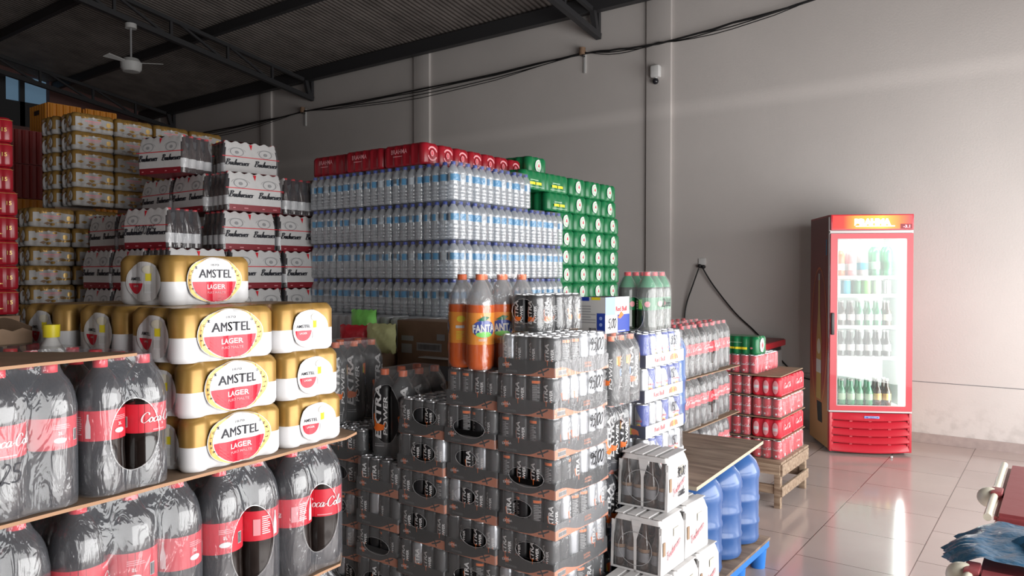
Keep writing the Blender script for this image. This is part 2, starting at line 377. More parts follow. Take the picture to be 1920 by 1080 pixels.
def bottle_profile(R, H, kind):
    if kind == 'cola':
        P = [(0, .012), (.35, .008), (.62, 0), (.80, .012), (.96, .05), (1, .09), (1, .16), (.975, .25), (.955, .33), (.965, .39), (.98, .41), (.98, .63), (1, .645), (1, .68), (.95, .745), (.82, .81), (.62, .865), (.43, .905), (.31, .93), (.28, .955), (.28, .965)]
    elif kind == 'water':
        P = [(0, .01), (.6, 0), (.85, .012), (1, .04), (1, .10), (.95, .115), (1, .13), (1, .19), (.95, .205), (1, .22), (1, .28), (.95, .295), (1, .31), (1, .38), (.95, .40), (.97, .42), (.98, .55), (.98, .70), (1, .72), (.96, .77), (.75, .84), (.45, .90), (.38, .92), (.38, .945)]
    elif kind == 'pet':
        P = [(0, .01), (.6, 0), (.85, .012), (1, .045), (1, .15), (.97, .17), (1, .19), (1, .60), (.985, .72), (.95, .78), (.80, .84), (.55, .885), (.34, .92), (.30, .95), (.30, .965)]
    elif kind == 'soda':
        P = [(0, .012), (.35, .008), (.62, 0), (.82, .012), (.97, .05), (1, .09), (1, .25), (.975, .27), (.975, .60), (1, .62), (.995, .68), (.93, .74), (.80, .80), (.62, .86), (.44, .91), (.31, .94), (.28, .965)]
    elif kind == 'longneck':
        P = [(0, .01), (.8, 0), (1, .02), (1, .50), (.95, .56), (.72, .64), (.50, .72), (.44, .80), (.40, .95), (.46, .955), (.46, .965)]
    return [(r * R, z * H) for r, z in P]
def bottle_mesh(name, R, H, kind, keys, split=None, seg=24):
    """keys[0] below split height, keys[1] above"""
    bm = bmesh.new(); P = bottle_profile(R, H, kind)
    prof = [(r, z, 0 if (split is None or z <= split * H + 1e-6) else 1) for r, z in P]
    lathe(bm, prof, seg)
    return finish(bm, name, keys, True)
def cap_mesh(name, r, z0, z1, key, seg=16):
    bm = bmesh.new(); lathe(bm, [(r * .95, z0, 0), (r, z0 + .001, 0), (r, z1 - .002, 0), (r * .9, z1, 0), (0, z1, 0)], seg)
    return finish(bm, name, [key], True)
def sleeve(name, R, z0, z1, key, arts, seg=28):
    bm = bmesh.new(); keys = [key]
    lathe(bm, [(R, z0, 0), (R, z1, 0)], seg)
    for a, ang in arts: a.mesh(cyl(R + .0004, ang), into=(bm, keys), dx=.008)
    return finish(bm, name, keys, True)
def cola_arts(R, z0, z1):
    zc = (z0 + z1) / 2; hh = z1 - z0
    a = Art(); a.script('Coca-Cola', 0, zc, hh * .17, 'white', 2); a.lines(-.02, .02, z0 + .004, z0 + .010, 1, 'pink', 1)
    b = Art(); q = hh / .07
    b.rect(-.030 * q, -.014 * q, zc - .022 * q, zc + .016 * q, 'pink', 1); b.lines(-.010 * q, .010 * q, zc - .02 * q, zc + .024 * q, 9, 'white', 1)
    b.poly([(.020 * q, zc - .028 * q), (.032 * q, zc - .028 * q), (.032 * q, zc), (.028 * q, zc + .018 * q), (.028 * q, zc + .028 * q), (.024 * q, zc + .028 * q), (.024 * q, zc + .018 * q), (.020 * q, zc)], 'white', 1)
    c = Art(); c.lines(-.03 * q, .006 * q, zc + .010 * q, zc + .022 * q, 3, 'pink', 1); c.barcode(.016 * q, .028 * q, zc - .020 * q, zc + .006 * q, 1)
    c.ell(-.016 * q, zc - .015 * q, .013 * q, .006 * q, 'white', 1); c.text('2L', -.016 * q, zc + .001 * q, .007 * q, 'white', 2)
    return [(a, 0), (b, PI * .66), (c, -PI * .66)]
def make_bottle(kind):
    """returns nested part spec for one bottle: (name, mesh, subs)"""
    if kind in ('cola2', 'cola15', 'cola06'):
        R, H = {'cola2': (.0545, .335), 'cola15': (.0462, .277), 'cola06': (.045, .30)}[kind]
        m = bottle_mesh('bottle', R, H, 'cola', ['cola', 'cola2'])
        return R, H, ('bottle', m, [('cap', cap_mesh('cap', R * .31, H * .93, H, 'cap_red')), ('label', sleeve('label', R * .985, H * .41, H * .63, 'cola_red', cola_arts(R * .985, H * .41, H * .63)))])
    if kind == 'fanta':
        R, H = .052, .345; a = Art(); zc = H * .44
        a.ell(0, zc - .002, .044, .031, 'blue', 1); a.ell(0, zc - .022, .03, .010, 'light_green', 2); a.text('FANTA', 0, zc, .029, 'white', 3, w=.084, bold=.04, rot=.05)
        a.poly([(-.026, zc + .028), (.0, zc + .044), (.022, zc + .040), (.004, zc + .026)], 'green', 2); a.lines(-.02, .01, zc - .045, zc - .036, 2, 'white', 2)
        b = Art(); b.ell(0, zc + .03, .016, .012, 'yellow', 1); b.rect(-.020, .012, zc - .004, zc + .006, 'white', 1); b.lines(-.018, .012, zc - .045, zc - .012, 6, 'yellow', 1)
        m = bottle_mesh('bottle', R, H, 'soda', ['soda_orange', 'neck_clear'], .68)
        return R, H, ('bottle', m, [('cap', cap_mesh('cap', R * .34, H * .94, H, 'cap_orange')), ('label', sleeve('label', R * .985, H * .27, H * .60, 'label_orange', [(a, 0), (b, PI * .6), (b2(), -PI * .75)]))])
    if kind == 'green':
        R, H = .054, .345; zc = H * .45; a = Art(); a.text('SODA', 0, zc, .018, 'white', 2, w=.05) if False else a.ell(0, zc, .02, .016, 'red', 1); a.lines(-.03, .03, zc - .028, zc - .02, 2, 'white', 1)
        m = bottle_mesh('bottle', R, H, 'soda', ['green_dark', 'green_glass'], .74)
        return R, H, ('bottle', m, [('cap', cap_mesh('cap', R * .34, H * .935, H, 'cap_red')), ('label', sleeve('label', R * .985, H * .34, H * .58, 'green', [(a, -PI / 2), (b3(zc), 0)]))])
    if kind in ('pet2', 'pet1'):
        R, H = {'pet2': (.050, .355), 'pet1': (.0385, .262)}[kind]
        m = bottle_mesh('bottle', R, H, 'pet', ['black', 'black'])
        c = Art(); q = H / .355
        c.poly([(-.03 * q, H * .72), (.02 * q, H * .72), (-.005 * q, H * .58), (-.018 * q, H * .58)], 'orange', 1); c.rect(-.03 * q, -.012 * q, H * .60, H * .71, 'yellow', 0)
        c.lines(-.012 * q, .018 * q, H * .28, H * .55, 9, 'grey', 1); c.rect(-.006 * q, .012 * q, H * .44, H * .54, 'pale_blue', 2)
        return R, H, ('bottle', m, [('cap', cap_mesh('cap', R * .36, H * .93, H, 'cap_orange')), ('label', sleeve('label', R * 1.004, H * .2, H * .76, 'black', [(extra_art(R, H, big=1.0), -PI / 2), (c, PI * .05)]))])
    if kind == 'water':
        R, H = .0305, .212
        m = bottle_mesh('bottle', R, H, 'water', ['water', 'water'], seg=14)
        return R, H, ('bottle', m, [('cap', cap_mesh('cap', R * .44, H * .92, H, 'cap_blue', 10)), ('label', sleeve('label', R * .98, H * .49, H * .68, 'water_label', [(wlab(R, H), -PI / 2), (wlab(R, H), PI * .35)], 14))])
def wlab(R, H):
    a = Art(); a.rect(-R * 1.0, R * .9, H * .50, H * .67, 'label_blue', 1); return a
def b2():
    b = Art(); b.rect(-.02, .02, .08, .13, 'yellow', 1); return b
def b3(zc):
    b = Art(); b.rect(-.012, .012, zc - .02, zc + .026, 'light_green', 1); b.lines(-.01, .01, zc - .018, zc + .02, 5, 'white', 2); return b

# ------------------------------------------------------------------ packs
def outline(hx, hy, cr, nx=6, ny=6, nc=4, scal=None):
    """closed rounded rectangle; straight edges keep nx / ny pieces; scal(face, s) moves a point in"""
    P = []
    for k in range(4):
        c, s = [(1, 0), (0, 1), (-1, 0), (0, -1)][k]
        hw, hd, n = (hx, hy, nx) if k % 2 == 0 else (hy, hx, ny)
        for i in range(n + 1):
            t = -(hw - cr) + 2 * (hw - cr) * i / n; d = -(hd + (scal(k, t) if scal else 0))
            P.append((t * c - d * s, t * s + d * c))
        for i in range(1, nc):
            a = -PI / 2 + PI / 2 * i / nc; x = (hw - cr) + cr * math.cos(a); y = -(hd - cr) + cr * math.sin(a)
            P.append((x * c - y * s, x * s + y * c))
    return P
def shell(bm, rings, mis, cap=True, capmi=0, bottom=True):
    vr = [[bm.verts.new((x, y, z)) for x, y in P] for z, P in rings]; fs = []
    for k in range(len(vr) - 1):
        a, b = vr[k], vr[k + 1]; n = len(a)
        for i in range(n):
            f = bm.faces.new((a[i], a[(i + 1) % n], b[(i + 1) % n], b[i])); f.material_index = mis[k]; fs.append(f)
    if cap: f = bm.faces.new(vr[-1]); f.material_index = capmi
    if bottom: f = bm.faces.new(list(reversed(vr[0]))); f.material_index = mis[0]
    return fs
def bottle_wrap(nx, ny, R, prof, H, holes=(), hr=(.04, .08), hz=.45, name='shrink_wrap', key='haze', e=.0015):
    """clear film drawn over nx x ny bottles; prof maps height to film radius; holes: faces with a torn oval opening"""
    bm = bmesh.new(); rings = []; n = 22
    zs = [H * i / n for i in range(n + 1)]
    def rad(z):
        t = z / H
        for (t0, r0), (t1, r1) in zip(prof, prof[1:]):
            if t <= t1: return (r0 + (r1 - r0) * (t - t0) / (t1 - t0)) * R
        return prof[-1][1] * R
    for z in zs:
        r = rad(z) + e
        D = R * .13 * max(0, min(1, (r / R - .5) * 3))
        sc = lambda k, t, D=D: -D * (1 + math.cos(PI * (t / R + (nx if k % 2 == 0 else ny)))) / 2
        rings.append((z + (.002 if z else .001), outline((nx - 1) * R + r, (ny - 1) * R + r, max(r, .004), nx * 8, ny * 8, 4, sc)))
    shell(bm, rings, [0] * n, True, 0, False)
    rimpts = []
    for k in holes:
        c, s = [(1, 0), (0, 1), (-1, 0), (0, -1)][k]
        def loc(v): return (v.x * c + v.y * s, v.z, -(-v.x * s + v.y * c))
        cut = []
        dd = (ny if k % 2 == 0 else nx) * R
        for f in bm.faces:
            x, z, d = loc(f.calc_center_median())
            if d > dd * .55 and (x / hr[0]) ** 2 + ((z - hz * H) / hr[1]) ** 2 < 1: cut.append(f)
        bmesh.ops.delete(bm, geom=cut, context='FACES')
        for v in bm.verts:
            if any(ed.is_boundary for ed in v.link_edges):
                x, z, d = loc(v.co)
                if d > dd * .55 and z > .01:
                    q = math.hypot(x / hr[0], (z - hz * H) / hr[1])
                    if .5 < q < 1.6:
                        nxx = x / q; nz = (z - hz * H) / q + hz * H; y = -d
                        v.co = (nxx * c - y * s, nxx * s + y * c, nz); rimpts.append((k, math.atan2(nz - hz * H, nxx), v.co.copy()))
    for k in holes:
        P = [p for _, _, p in sorted([r for r in rimpts if r[0] == k], key=lambda q: q[1])]
        if len(P) > 6: tube(bm, P + [P[0]], .0010, 4, 1)
    return finish(bm, name, [key, 'rimfilm'], True)
COLA_PROF = [(0, .98), (.05, 1), (.68, 1), (.80, .88), (.88, .66), (.93, .40), (1, .34)]
PET_PROF = [(0, .98), (.05, 1), (.78, 1), (.88, .75), (.94, .42), (1, .38)]
def pack_spec(nx, ny, R, bot, wrap=None, cells=None, rots=None, extra=()):
    """spec list of parts: (name, mesh, loc, rz, subs, label)"""
    sp = []
    for i in range(nx):
        for j in range(ny):
            if cells and not cells(i, j): continue
            b = bot(i, j) if callable(bot) else bot
            rz = rots(i, j) if rots else random.uniform(0, 2 * PI)
            sp.append((b[0], b[1], ((2 * i - nx + 1) * R, (2 * j - ny + 1) * R, b[3] if len(b) > 3 else 0), rz, b[2], None))
    if wrap: sp.append(('shrink_wrap', wrap, (0, 0, 0), 0, [], None))
    return sp + list(extra)
def spawn(name, spec, loc, rz, label, cat, group=None):
    o = obj(name, None, None, loc, rz); o.empty_display_size = .05; tag(o, label, cat, group)
    for n, me, l, r, subs, lab in spec:
        c = obj(n, me, o, l, r, lab)
        for s in subs: obj(s[0], s[1], c)
    return o
ORD = ['first', 'second', 'third', 'fourth', 'fifth', 'sixth', 'seventh', 'eighth', 'ninth', 'tenth', 'eleventh', 'twelfth']
TIER = ['topmost', 'second from the top', 'third from the top', 'fourth from the top', 'fifth from the top', 'sixth from the top', 'seventh from the top', 'eighth from the top', 'ninth from the top', 'tenth from the top']
# ------------------------------------------------------------------ room
def wallmat(name, c, band=False, dirt=True):
    m = bpy.data.materials.new(name); N, L = nodes(m); p = N['Principled BSDF']; p.inputs['Roughness'].default_value = .75
    g = N.new('ShaderNodeNewGeometry')
    n = N.new('ShaderNodeTexNoise'); n.inputs['Scale'].default_value = .6; n.inputs['Detail'].default_value = 6; L.new(g.outputs['Position'], n.inputs['Vector'])
    r = N.new('ShaderNodeValToRGB'); r.color_ramp.elements[0].color = (*[x * .93 for x in c], 1); r.color_ramp.elements[1].color = (*[min(1, x * 1.05) for x in c], 1)
    r.color_ramp.elements[0].position = .35; r.color_ramp.elements[1].position = .65; L.new(n.outputs['Fac'], r.inputs[0]); col = r.outputs[0]
    s = N.new('ShaderNodeSeparateXYZ'); L.new(g.outputs['Position'], s.inputs[0])
    def mix(col, fac, c2):
        x = N.new('ShaderNodeMix'); x.data_type = 'RGBA'; L.new(fac, x.inputs[0]); L.new(col, x.inputs[6]); x.inputs[7].default_value = (*c2, 1); return x.outputs[2]
    def ramp(sock, pts):
        q = N.new('ShaderNodeValToRGB'); e = q.color_ramp.elements
        while len(e) < len(pts): e.new(.5)
        for k, (a, b) in enumerate(pts): e[k].position = a; e[k].color = (b, b, b, 1)
        L.new(sock, q.inputs[0]); return q.outputs[0]
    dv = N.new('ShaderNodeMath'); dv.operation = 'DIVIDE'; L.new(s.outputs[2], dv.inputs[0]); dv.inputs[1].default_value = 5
    if band:   # paler horizontal band in the wall colour
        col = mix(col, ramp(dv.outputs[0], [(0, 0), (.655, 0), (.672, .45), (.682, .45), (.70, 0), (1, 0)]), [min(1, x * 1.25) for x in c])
    if dirt:
        n2 = N.new('ShaderNodeTexNoise'); n2.inputs['Scale'].default_value = 9; n2.inputs['Detail'].default_value = 4; L.new(g.outputs['Position'], n2.inputs['Vector'])
        mm = N.new('ShaderNodeMath'); mm.operation = 'MULTIPLY'; L.new(ramp(dv.outputs[0], [(0, .4), (.045, .2), (.09, 0), (1, 0)]), mm.inputs[0])
        L.new(ramp(n2.outputs['Fac'], [(0, 0), (.5, 0), (.66, 1)]), mm.inputs[1]); col = mix(col, mm.outputs[0], (.32, .29, .27))
    L.new(col, p.inputs['Base Color'])
    n3 = N.new('ShaderNodeTexNoise'); n3.inputs['Scale'].default_value = 60; L.new(g.outputs['Position'], n3.inputs['Vector'])
    b = N.new('ShaderNodeBump'); b.inputs['Strength'].default_value = .12; b.inputs['Distance'].default_value = .01; L.new(n3.outputs['Fac'], b.inputs['Height']); L.new(b.outputs[0], p.inputs['Normal'])
    return m
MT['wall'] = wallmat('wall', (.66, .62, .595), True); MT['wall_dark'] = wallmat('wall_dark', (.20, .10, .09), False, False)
MT['wall_plain'] = wallmat('wall_plain', (.55, .53, .52), False, False)
def floormat():
    m = bpy.data.materials.new('floor_tiles'); N, L = nodes(m); p = N['Principled BSDF']
    g = N.new('ShaderNodeNewGeometry'); s = N.new('ShaderNodeSeparateXYZ'); L.new(g.outputs['Position'], s.inputs[0])
    def add(sock, v):
        a = N.new('ShaderNodeMath'); a.operation = 'ADD'; L.new(sock, a.inputs[0]); a.inputs[1].default_value = v; return a.outputs[0]
    c = N.new('ShaderNodeCombineXYZ'); L.new(add(s.outputs[1], -4.2425 + .587 * 40), c.inputs[0]); L.new(add(s.outputs[0], .635 + .555 * 60), c.inputs[1])
    b = N.new('ShaderNodeTexBrick'); b.offset = .5; b.offset_frequency = 2; b.inputs['Scale'].default_value = 1
    b.inputs['Brick Width'].default_value = .587; b.inputs['Row Height'].default_value = .555; b.inputs['Mortar Size'].default_value = .0028
    b.inputs['Mortar Smooth'].default_value = .1; b.inputs['Bias'].default_value = 0
    b.inputs['Color1'].default_value = (.52, .44, .41, 1); b.inputs['Color2'].default_value = (.49, .41, .385, 1); b.inputs['Mortar'].default_value = (.11, .075, .07, 1)
    L.new(c.outputs[0], b.inputs['Vector'])
    n = N.new('ShaderNodeTexNoise'); n.inputs['Scale'].default_value = 1.3; n.inputs['Detail'].default_value = 6; L.new(g.outputs['Position'], n.inputs['Vector'])
    r = N.new('ShaderNodeMapRange'); L.new(n.outputs['Fac'], r.inputs[0]); r.inputs[3].default_value = .07; r.inputs[4].default_value = .19; L.new(r.outputs[0], p.inputs['Roughness'])
    mx = N.new('ShaderNodeMix'); mx.data_type = 'RGBA'; mx.blend_type = 'MULTIPLY'; mx.inputs[0].default_value = .35; L.new(b.outputs['Color'], mx.inputs[6])
    q = N.new('ShaderNodeValToRGB'); q.color_ramp.elements[0].color = (.7, .66, .64, 1); q.color_ramp.elements[0].position = .3; q.color_ramp.elements[1].position = .6; L.new(n.outputs['Fac'], q.inputs[0]); L.new(q.outputs[0], mx.inputs[7])
    L.new(mx.outputs[2], p.inputs['Base Color'])
    bp = N.new('ShaderNodeBump'); bp.invert = True; bp.inputs['Strength'].default_value = .3; bp.inputs['Distance'].default_value = .003; L.new(b.outputs['Fac'], bp.inputs['Height']); L.new(bp.outputs[0], p.inputs['Normal'])
    return m
MT['floor_tiles'] = floormat()
A('skirting', (.42, .345, .325), .35, noise=.08); A('roof_metal', (.15, .13, .12), .5, .25, noise=.25, nscale=3); A('sky_pane', (.1, .2, .3), .5, emis=(.25, .42, .6), estr=.22)
XL, XRT, YB, YF, ZT = -15.0, 1.9, 7.8, -4.0, 4.8
struct(obj('floor', boxme('floor', (XL - .2, XRT + 2, YF - .2, YB + .2, -.1, 0), ['floor_tiles'])))
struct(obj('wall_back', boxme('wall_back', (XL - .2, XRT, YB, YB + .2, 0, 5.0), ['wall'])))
struct(obj('wall_front', boxme('wall_front', (XL - .2, XRT, YF - .2, YF, 0, 6.9), ['wall_plain'])))
bm = bmesh.new()
box(bm, XRT, XRT + .2, YF, YB, 2.7, 6.7); box(bm, XRT, XRT + .2, YF, -.2, 0, 2.7); box(bm, XRT, XRT + .2, YB - .4, YB, 0, 2.7)
struct(obj('wall_right', finish(bm, 'wall_right', ['wall_plain'])))
bm = bmesh.new()
WY0, WY1, WZ0, WZ1 = 5.1, 5.98, 4.2, 5.12
box(bm, XL - .2, XL, YF, WY0, 0, 6.7); box(bm, XL - .2, XL, WY1, YB, 0, 5.5); box(bm, XL - .2, XL, WY0, WY1, 0, WZ0); box(bm, XL - .2, XL, WY0, WY1, WZ1, 5.5)
struct(obj('wall_left', finish(bm, 'wall_left', ['wall_dark'])))
w1 = struct(obj('window_1', boxme('window_1', (XL - .16, XL - .14, WY0, WY1, WZ0, WZ1), ['sky_pane'])))
bm = bmesh.new(); box(bm, XL - .12, XL - .06, WY0 + .1, WY0 + .2, WZ0, WZ1); box(bm, XL - .12, XL - .06, WY0 + .42, WY0 + .50, WZ0, WZ1); box(bm, XL - .12, XL - .06, WY0 + .2, WY1, WZ0, WZ0 + .45)
obj('window_frame', finish(bm, 'window_frame', ['steel_dark']), w1)
# pillars, tiled skirting, groove line
for i, x in enumerate((-3.565, -7.22, -10.86, -14.5)):
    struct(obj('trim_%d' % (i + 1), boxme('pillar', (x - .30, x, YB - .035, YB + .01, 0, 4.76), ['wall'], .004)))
struct(obj('baseboard_back', boxme('baseboard', (XL, XRT, YB - .012, YB + .01, 0, .085), ['skirting'])))
struct(obj('trim_5', boxme('groove', (XL, XRT, YB - .003, YB + .01, .557, .562), ['midgrey'])))
# corrugated sheet roof, rising away from the back wall
def zr(y): return ZT + .16 * (YB - y)
bm = bmesh.new(); x = XL - .2; pr_ = None; k = 0; pitch = .076
while x < XRT + .3:
    for dx, dz in ((0, 0), (.018, .022), (.038, .022), (.056, 0)):
        q = (bm.verts.new((x + dx, YB + .3, zr(YB + .3) + dz)), bm.verts.new((x + dx, YF - .2, zr(YF - .2) + dz)))
        if pr_: bm.faces.new((pr_[0], q[0], q[1], pr_[1]))
        pr_ = q
    x += pitch
struct(obj('ceiling', finish(bm, 'ceiling', ['roof_metal'])))
for i, (y, hh, ww) in enumerate(((7.66, .17, .10), (6.05, .12, .07), (4.6, .12, .07), (3.1, .12, .07), (1.6, .12, .07))):
    o = obj('purlin', boxme('purlin', (XL, XRT, y - ww / 2, y + ww / 2, zr(y) - hh - .012 - ww * .08, zr(y) - .008 - ww * .08), ['steel_dark']))
    tag(o, 'dark steel purlin under the roof sheets, %s counted from the back wall' % ORD[i], 'purlin', 'roof purlins')
def bar(bm, a, b, w, h=None):
    a, b = Vector(a), Vector(b); d = (b - a).normalized(); s = Vector((1, 0, 0)) if abs(d.x) < .9 else Vector((0, 1, 0)); u = d.cross(s).normalized(); h = h or w
    vs = []
    for p in (a, b):
        vs.append([bm.verts.new(p + s * w / 2 * i + u * h / 2 * j) for i, j in ((-1, -1), (1, -1), (1, 1), (-1, 1))])
    for k in range(4): bm.faces.new((vs[0][k], vs[0][(k + 1) % 4], vs[1][(k + 1) % 4], vs[1][k]))
    bm.faces.new(vs[0]); bm.faces.new(vs[1][::-1])
def truss(x, where):
    o = obj('roof_truss', None, None, (x, YB - .02, 4.35)); tag(o, where, 'roof truss', 'roof trusses')
    def part(n, *bars):
        bm = bmesh.new()
        for a, b, w in bars: bar(bm, (0, a[0] - YB + .02, a[1] - 4.35), (0, b[0] - YB + .02, b[1] - 4.35), w)
        obj(n, finish(bm, n, ['steel_dark']), o)
    L_ = -3.7
    bz = lambda y: 4.37 + .16 * (7.75 - y); tz = lambda y: zr(y) - .19
    part('bottom_chord', ((7.76, bz(7.76)), (L_, bz(L_)), .07)); part('top_chord', ((7.58, tz(7.58)), (L_, tz(L_)), .05))
    part('end_post', ((7.62, tz(7.6)), (7.70, bz(7.70)), .06)); part('end_post', ((7.74, tz(7.7) + .03), (7.74, bz(7.74)), .05))
    y = 7.0; k = 0
    while y > L_ + 1:
        part('vertical_web', ((y, bz(y)), (y, tz(y)), .035)); part('diagonal_web', ((y, bz(y)), (y - .75, tz(y - .75)), .03)); y -= .75 + .1 * (k % 2); k += 1
truss(-9.75, 'dark steel roof truss over the left stacks, with the ceiling fan hanging from it')
truss(-4.48, 'dark steel roof truss whose end meets the wall at top centre')
truss(-13.9, 'dark steel roof truss at the far left end, in front of the small high window')
# ceiling fan hanging from the far truss
FY = 4.86; fz = 4.37 + .16 * (7.75 - FY)
o = obj('ceiling_fan', None, None, (-9.75, FY, fz - .04)); tag(o, 'pale ceiling fan hanging on a thin rod in the dark at upper left', 'ceiling fan')
bm = bmesh.new(); lathe(bm, [(0, -.47, 0), (.012, -.47, 0), (.012, 0, 0), (0, 0, 0)], 8); obj('rod', finish(bm, 'rod', ['grey'], True), o)
bm = bmesh.new(); lathe(bm, [(0, -.62, 0), (.10, -.615, 0), (.125, -.58, 0), (.13, -.50, 0), (.09, -.45, 0), (0, -.44, 0)], 20); obj('motor_housing', finish(bm, 'motor', ['dirty_white'], True), o)
bm = bmesh.new(); lathe(bm, [(0, -.06, 0), (.07, -.06, 0), (.07, .0, 0), (0, 0, 0)], 12); obj('mounting_cup', finish(bm, 'cup', ['dirty_white'], True), o)
for k in range(3):
    bm = bmesh.new(); v, _ = box(bm, .11, .38, -.055, .055, -.005, .005)
    for q in v:
        if q.co.x < .2: q.co.y *= .5
        q.co.z += q.co.y * .25
    bmesh.ops.bevel(bm, geom=bm.edges[:], offset=.004, segments=1, affect='EDGES')
    obj('blade', finish(bm, 'blade', ['dirty_white']), o, (0, 0, -.50), 2.9 + k * 2 * PI / 3)
# cables along the wall: every strand a cable of its own, clipped to three brackets
BR_ = [(1.8, 4.28), (-1.98, 4.27), (-3.7, 4.13), (-4.672, 4.20), (-9.954, 4.19), (-14.7, 4.20)]
for k in range(4):
    P = []
    for (xa, za), (xb, zb) in zip(BR_, BR_[1:]):
        for t in range(8):
            u = t / 8; sag = (abs(xa - xb) * .016 + .012 * k) * 4 * u * (1 - u) * (.4 + .35 * k)
            P.append((xa + (xb - xa) * u, YB - .06 - .012 * (k % 2) - (.03 * math.sin(u * PI)), za + (zb - za) * u - sag + .006 * k + random.uniform(-.008, .008)))
    P.append((BR_[-1][0], YB - .06, 4.2))
    bm = bmesh.new(); tube(bm, P, (.011, .007, .006, .005)[k], 6)
    tag(obj('wall_cable', finish(bm, 'cable', ['cable'], True)), 'one of the black cables bundled along the top of the back wall', 'cable', 'cables along the wall')
for i, (x, z, t) in enumerate(((-4.69, 4.2, 'under the end of the nearer truss'), (-9.97, 4.19, 'beside the end of the farther truss'))):
    o = obj('cable_bracket', None, None, (x, YB, z)); tag(o, 'small cable bracket on the wall ' + t, 'bracket', 'cable brackets')
    bm = bmesh.new(); lathe(bm, [(0, -.03, 0), (.035, -.03, 0), (.045, 0, 0), (.035, .03, 0), (.04, .05, 0), (0, .055, 0)], 14, 0, -.07); obj('insulator', finish(bm, 'ins', ['carton_brown'], True), o, (0, 0, .02))
    obj('bracket_plate', boxme('plate', (-.012, .012, -.02, 0, -.22, .05), ['dirty_white']), o)
    obj('bracket_arm', boxme('arm', (-.008, .008, -.07, -.0, -.03, -.015), ['steel_dark']), o)
# security camera
o = obj('security_camera', None, None, (-3.725, YB - .035, 3.82)); tag(o, 'small white security camera with a dark lens on the wall pillar', 'security camera')
obj('camera_housing', boxme('housing', (-.052, .052, -.085, 0, -.06, .075), ['plastic_white'], .02), o)
bm = bmesh.new(); bmesh.ops.create_uvsphere(bm, u_segments=16, v_segments=10, radius=.036); obj('camera_lens', finish(bm, 'lens', ['lens'], True), o, (0, -.05, -.10))
bm = bmesh.new(); lathe(bm, [(0, -.075, 0), (.014, -.075, 0), (.014, -.055, 0), (0, -.055, 0)], 10, 0, -.045); obj('swivel_neck', finish(bm, 'neck', ['plastic_white'], True), o)
# wall socket with plugs and the two cords
o = obj('wall_socket', None, None, (-3.2, YB, 1.68)); tag(o, 'white wall socket with black plugs between the shrink-wrapped packs and the drinks cooler', 'socket')
obj('socket_plate', boxme('plate', (-.04, .04, -.014, 0, -.02, .05), ['plastic_white'], .005), o)
bm = bmesh.new(); bmesh.ops.create_uvsphere(bm, u_segments=10, v_segments=8, radius=.026)
for v in bm.verts: v.co.z *= .8
obj('plug', finish(bm, 'plug', ['cable'], True), o, (-.012, -.045, -.035)); obj('plug', bpy.data.meshes['plug'], o, (.03, -.045, -.045))
def cord(P, lab):
    bm = bmesh.new(); tube(bm, smooth_pts(P, 6), .008, 6); tag(obj('power_cord', finish(bm, 'cord', ['cable'], True)), lab, 'power cord', 'power cords from the socket')
cord([(-3.215, 7.74, 1.62), (-3.28, 7.745, 1.45), (-3.37, 7.77, 1.22), (-3.39, 7.77, 1.0), (-3.36, 7.77, .6), (-3.3, 7.74, .02)], 'black power cord hanging almost straight down from the wall socket')
cord([(-3.17, 7.74, 1.62), (-3.05, 7.75, 1.43), (-2.82, 7.76, 1.15), (-2.62, 7.765, .97), (-2.45, 7.76, .80), (-2.2, 7.77, .55), (-2.0, 7.77, .5), (-1.9, 7.77, .55)], 'black power cord running diagonally down from the socket behind the chest freezer')
# ------------------------------------------------------------------ printed can packs
def blotch(a, n, W, H0, H1, keys):
    for _ in range(n):
        x, z = random.uniform(-W, W), random.uniform(H0, H1); r = random.uniform(.006, .02)
        a.poly([(x + r * random.uniform(.6, 1.2) * math.cos(t), z + r * random.uniform(.3, .7) * math.sin(t)) for t in [i * PI / 4 for i in range(8)]], random.choice(keys), 3)
def dipf(r, dip):
    def f(x):
        u = ((x / r) % 2) - 1 if True else 0
        return -min(dip, r - math.sqrt(max(0, r * r - (u * r) ** 2)))
    return f
def printed(name, nx, ny, r, h, low, high, split, arts=None, dip=.010, endkey=None):
    """opaque printed film round nx x ny cans: scalloped sides, rounded shoulders; returns part list"""
    hx, hy = nx * r, ny * r
    def scal(k, t):
        n = nx if k % 2 == 0 else ny
        u = ((t / r + n) % 2) - 1; d = -min(dip, r - math.sqrt(max(0, r * r - (u * r) ** 2)))
        return d
    zin = lambda z: .007 if z <= 0 else (.002 if z < .007 else (0 if z < h - .017 else ((z - h + .017) / .017) ** 1.6 * .010))
    R = []
    for z in (0, .006, .014, split, h - .017, h - .008, h - .003, h):
        i = zin(z); R.append((z, outline(hx - i, hy - i, r * .9, nx * 8, ny * 8, 5, scal)))
    bm = bmesh.new(); shell(bm, R, [0, 0, 0, 1, 1, 1, 1], True, 1)
    wrap = finish(bm, 'printed_wrap', [low, high], True)
    sp = [('printed_wrap', wrap, (0, 0, 0), 0, [], None)]
    for k, (pn, a, lab) in (arts or {}).items():
        H = hy if k % 2 == 0 else hx
        c, s = [(1, 0), (0, 1), (-1, 0), (0, -1)][k]
        def fn(x, y, l, H=H, k=k, c=c, s=s):
            d = -(H - zin(y) + scal(k, x) * .55 + .0024 + l); return (x * c - d * s, x * s + d * c, y)
        sp.append((pn, a.mesh(fn, dx=r / 4, dy=.0075), (0, 0, 0), 0, [], lab))
    return sp
AR, AH = .0335, .124
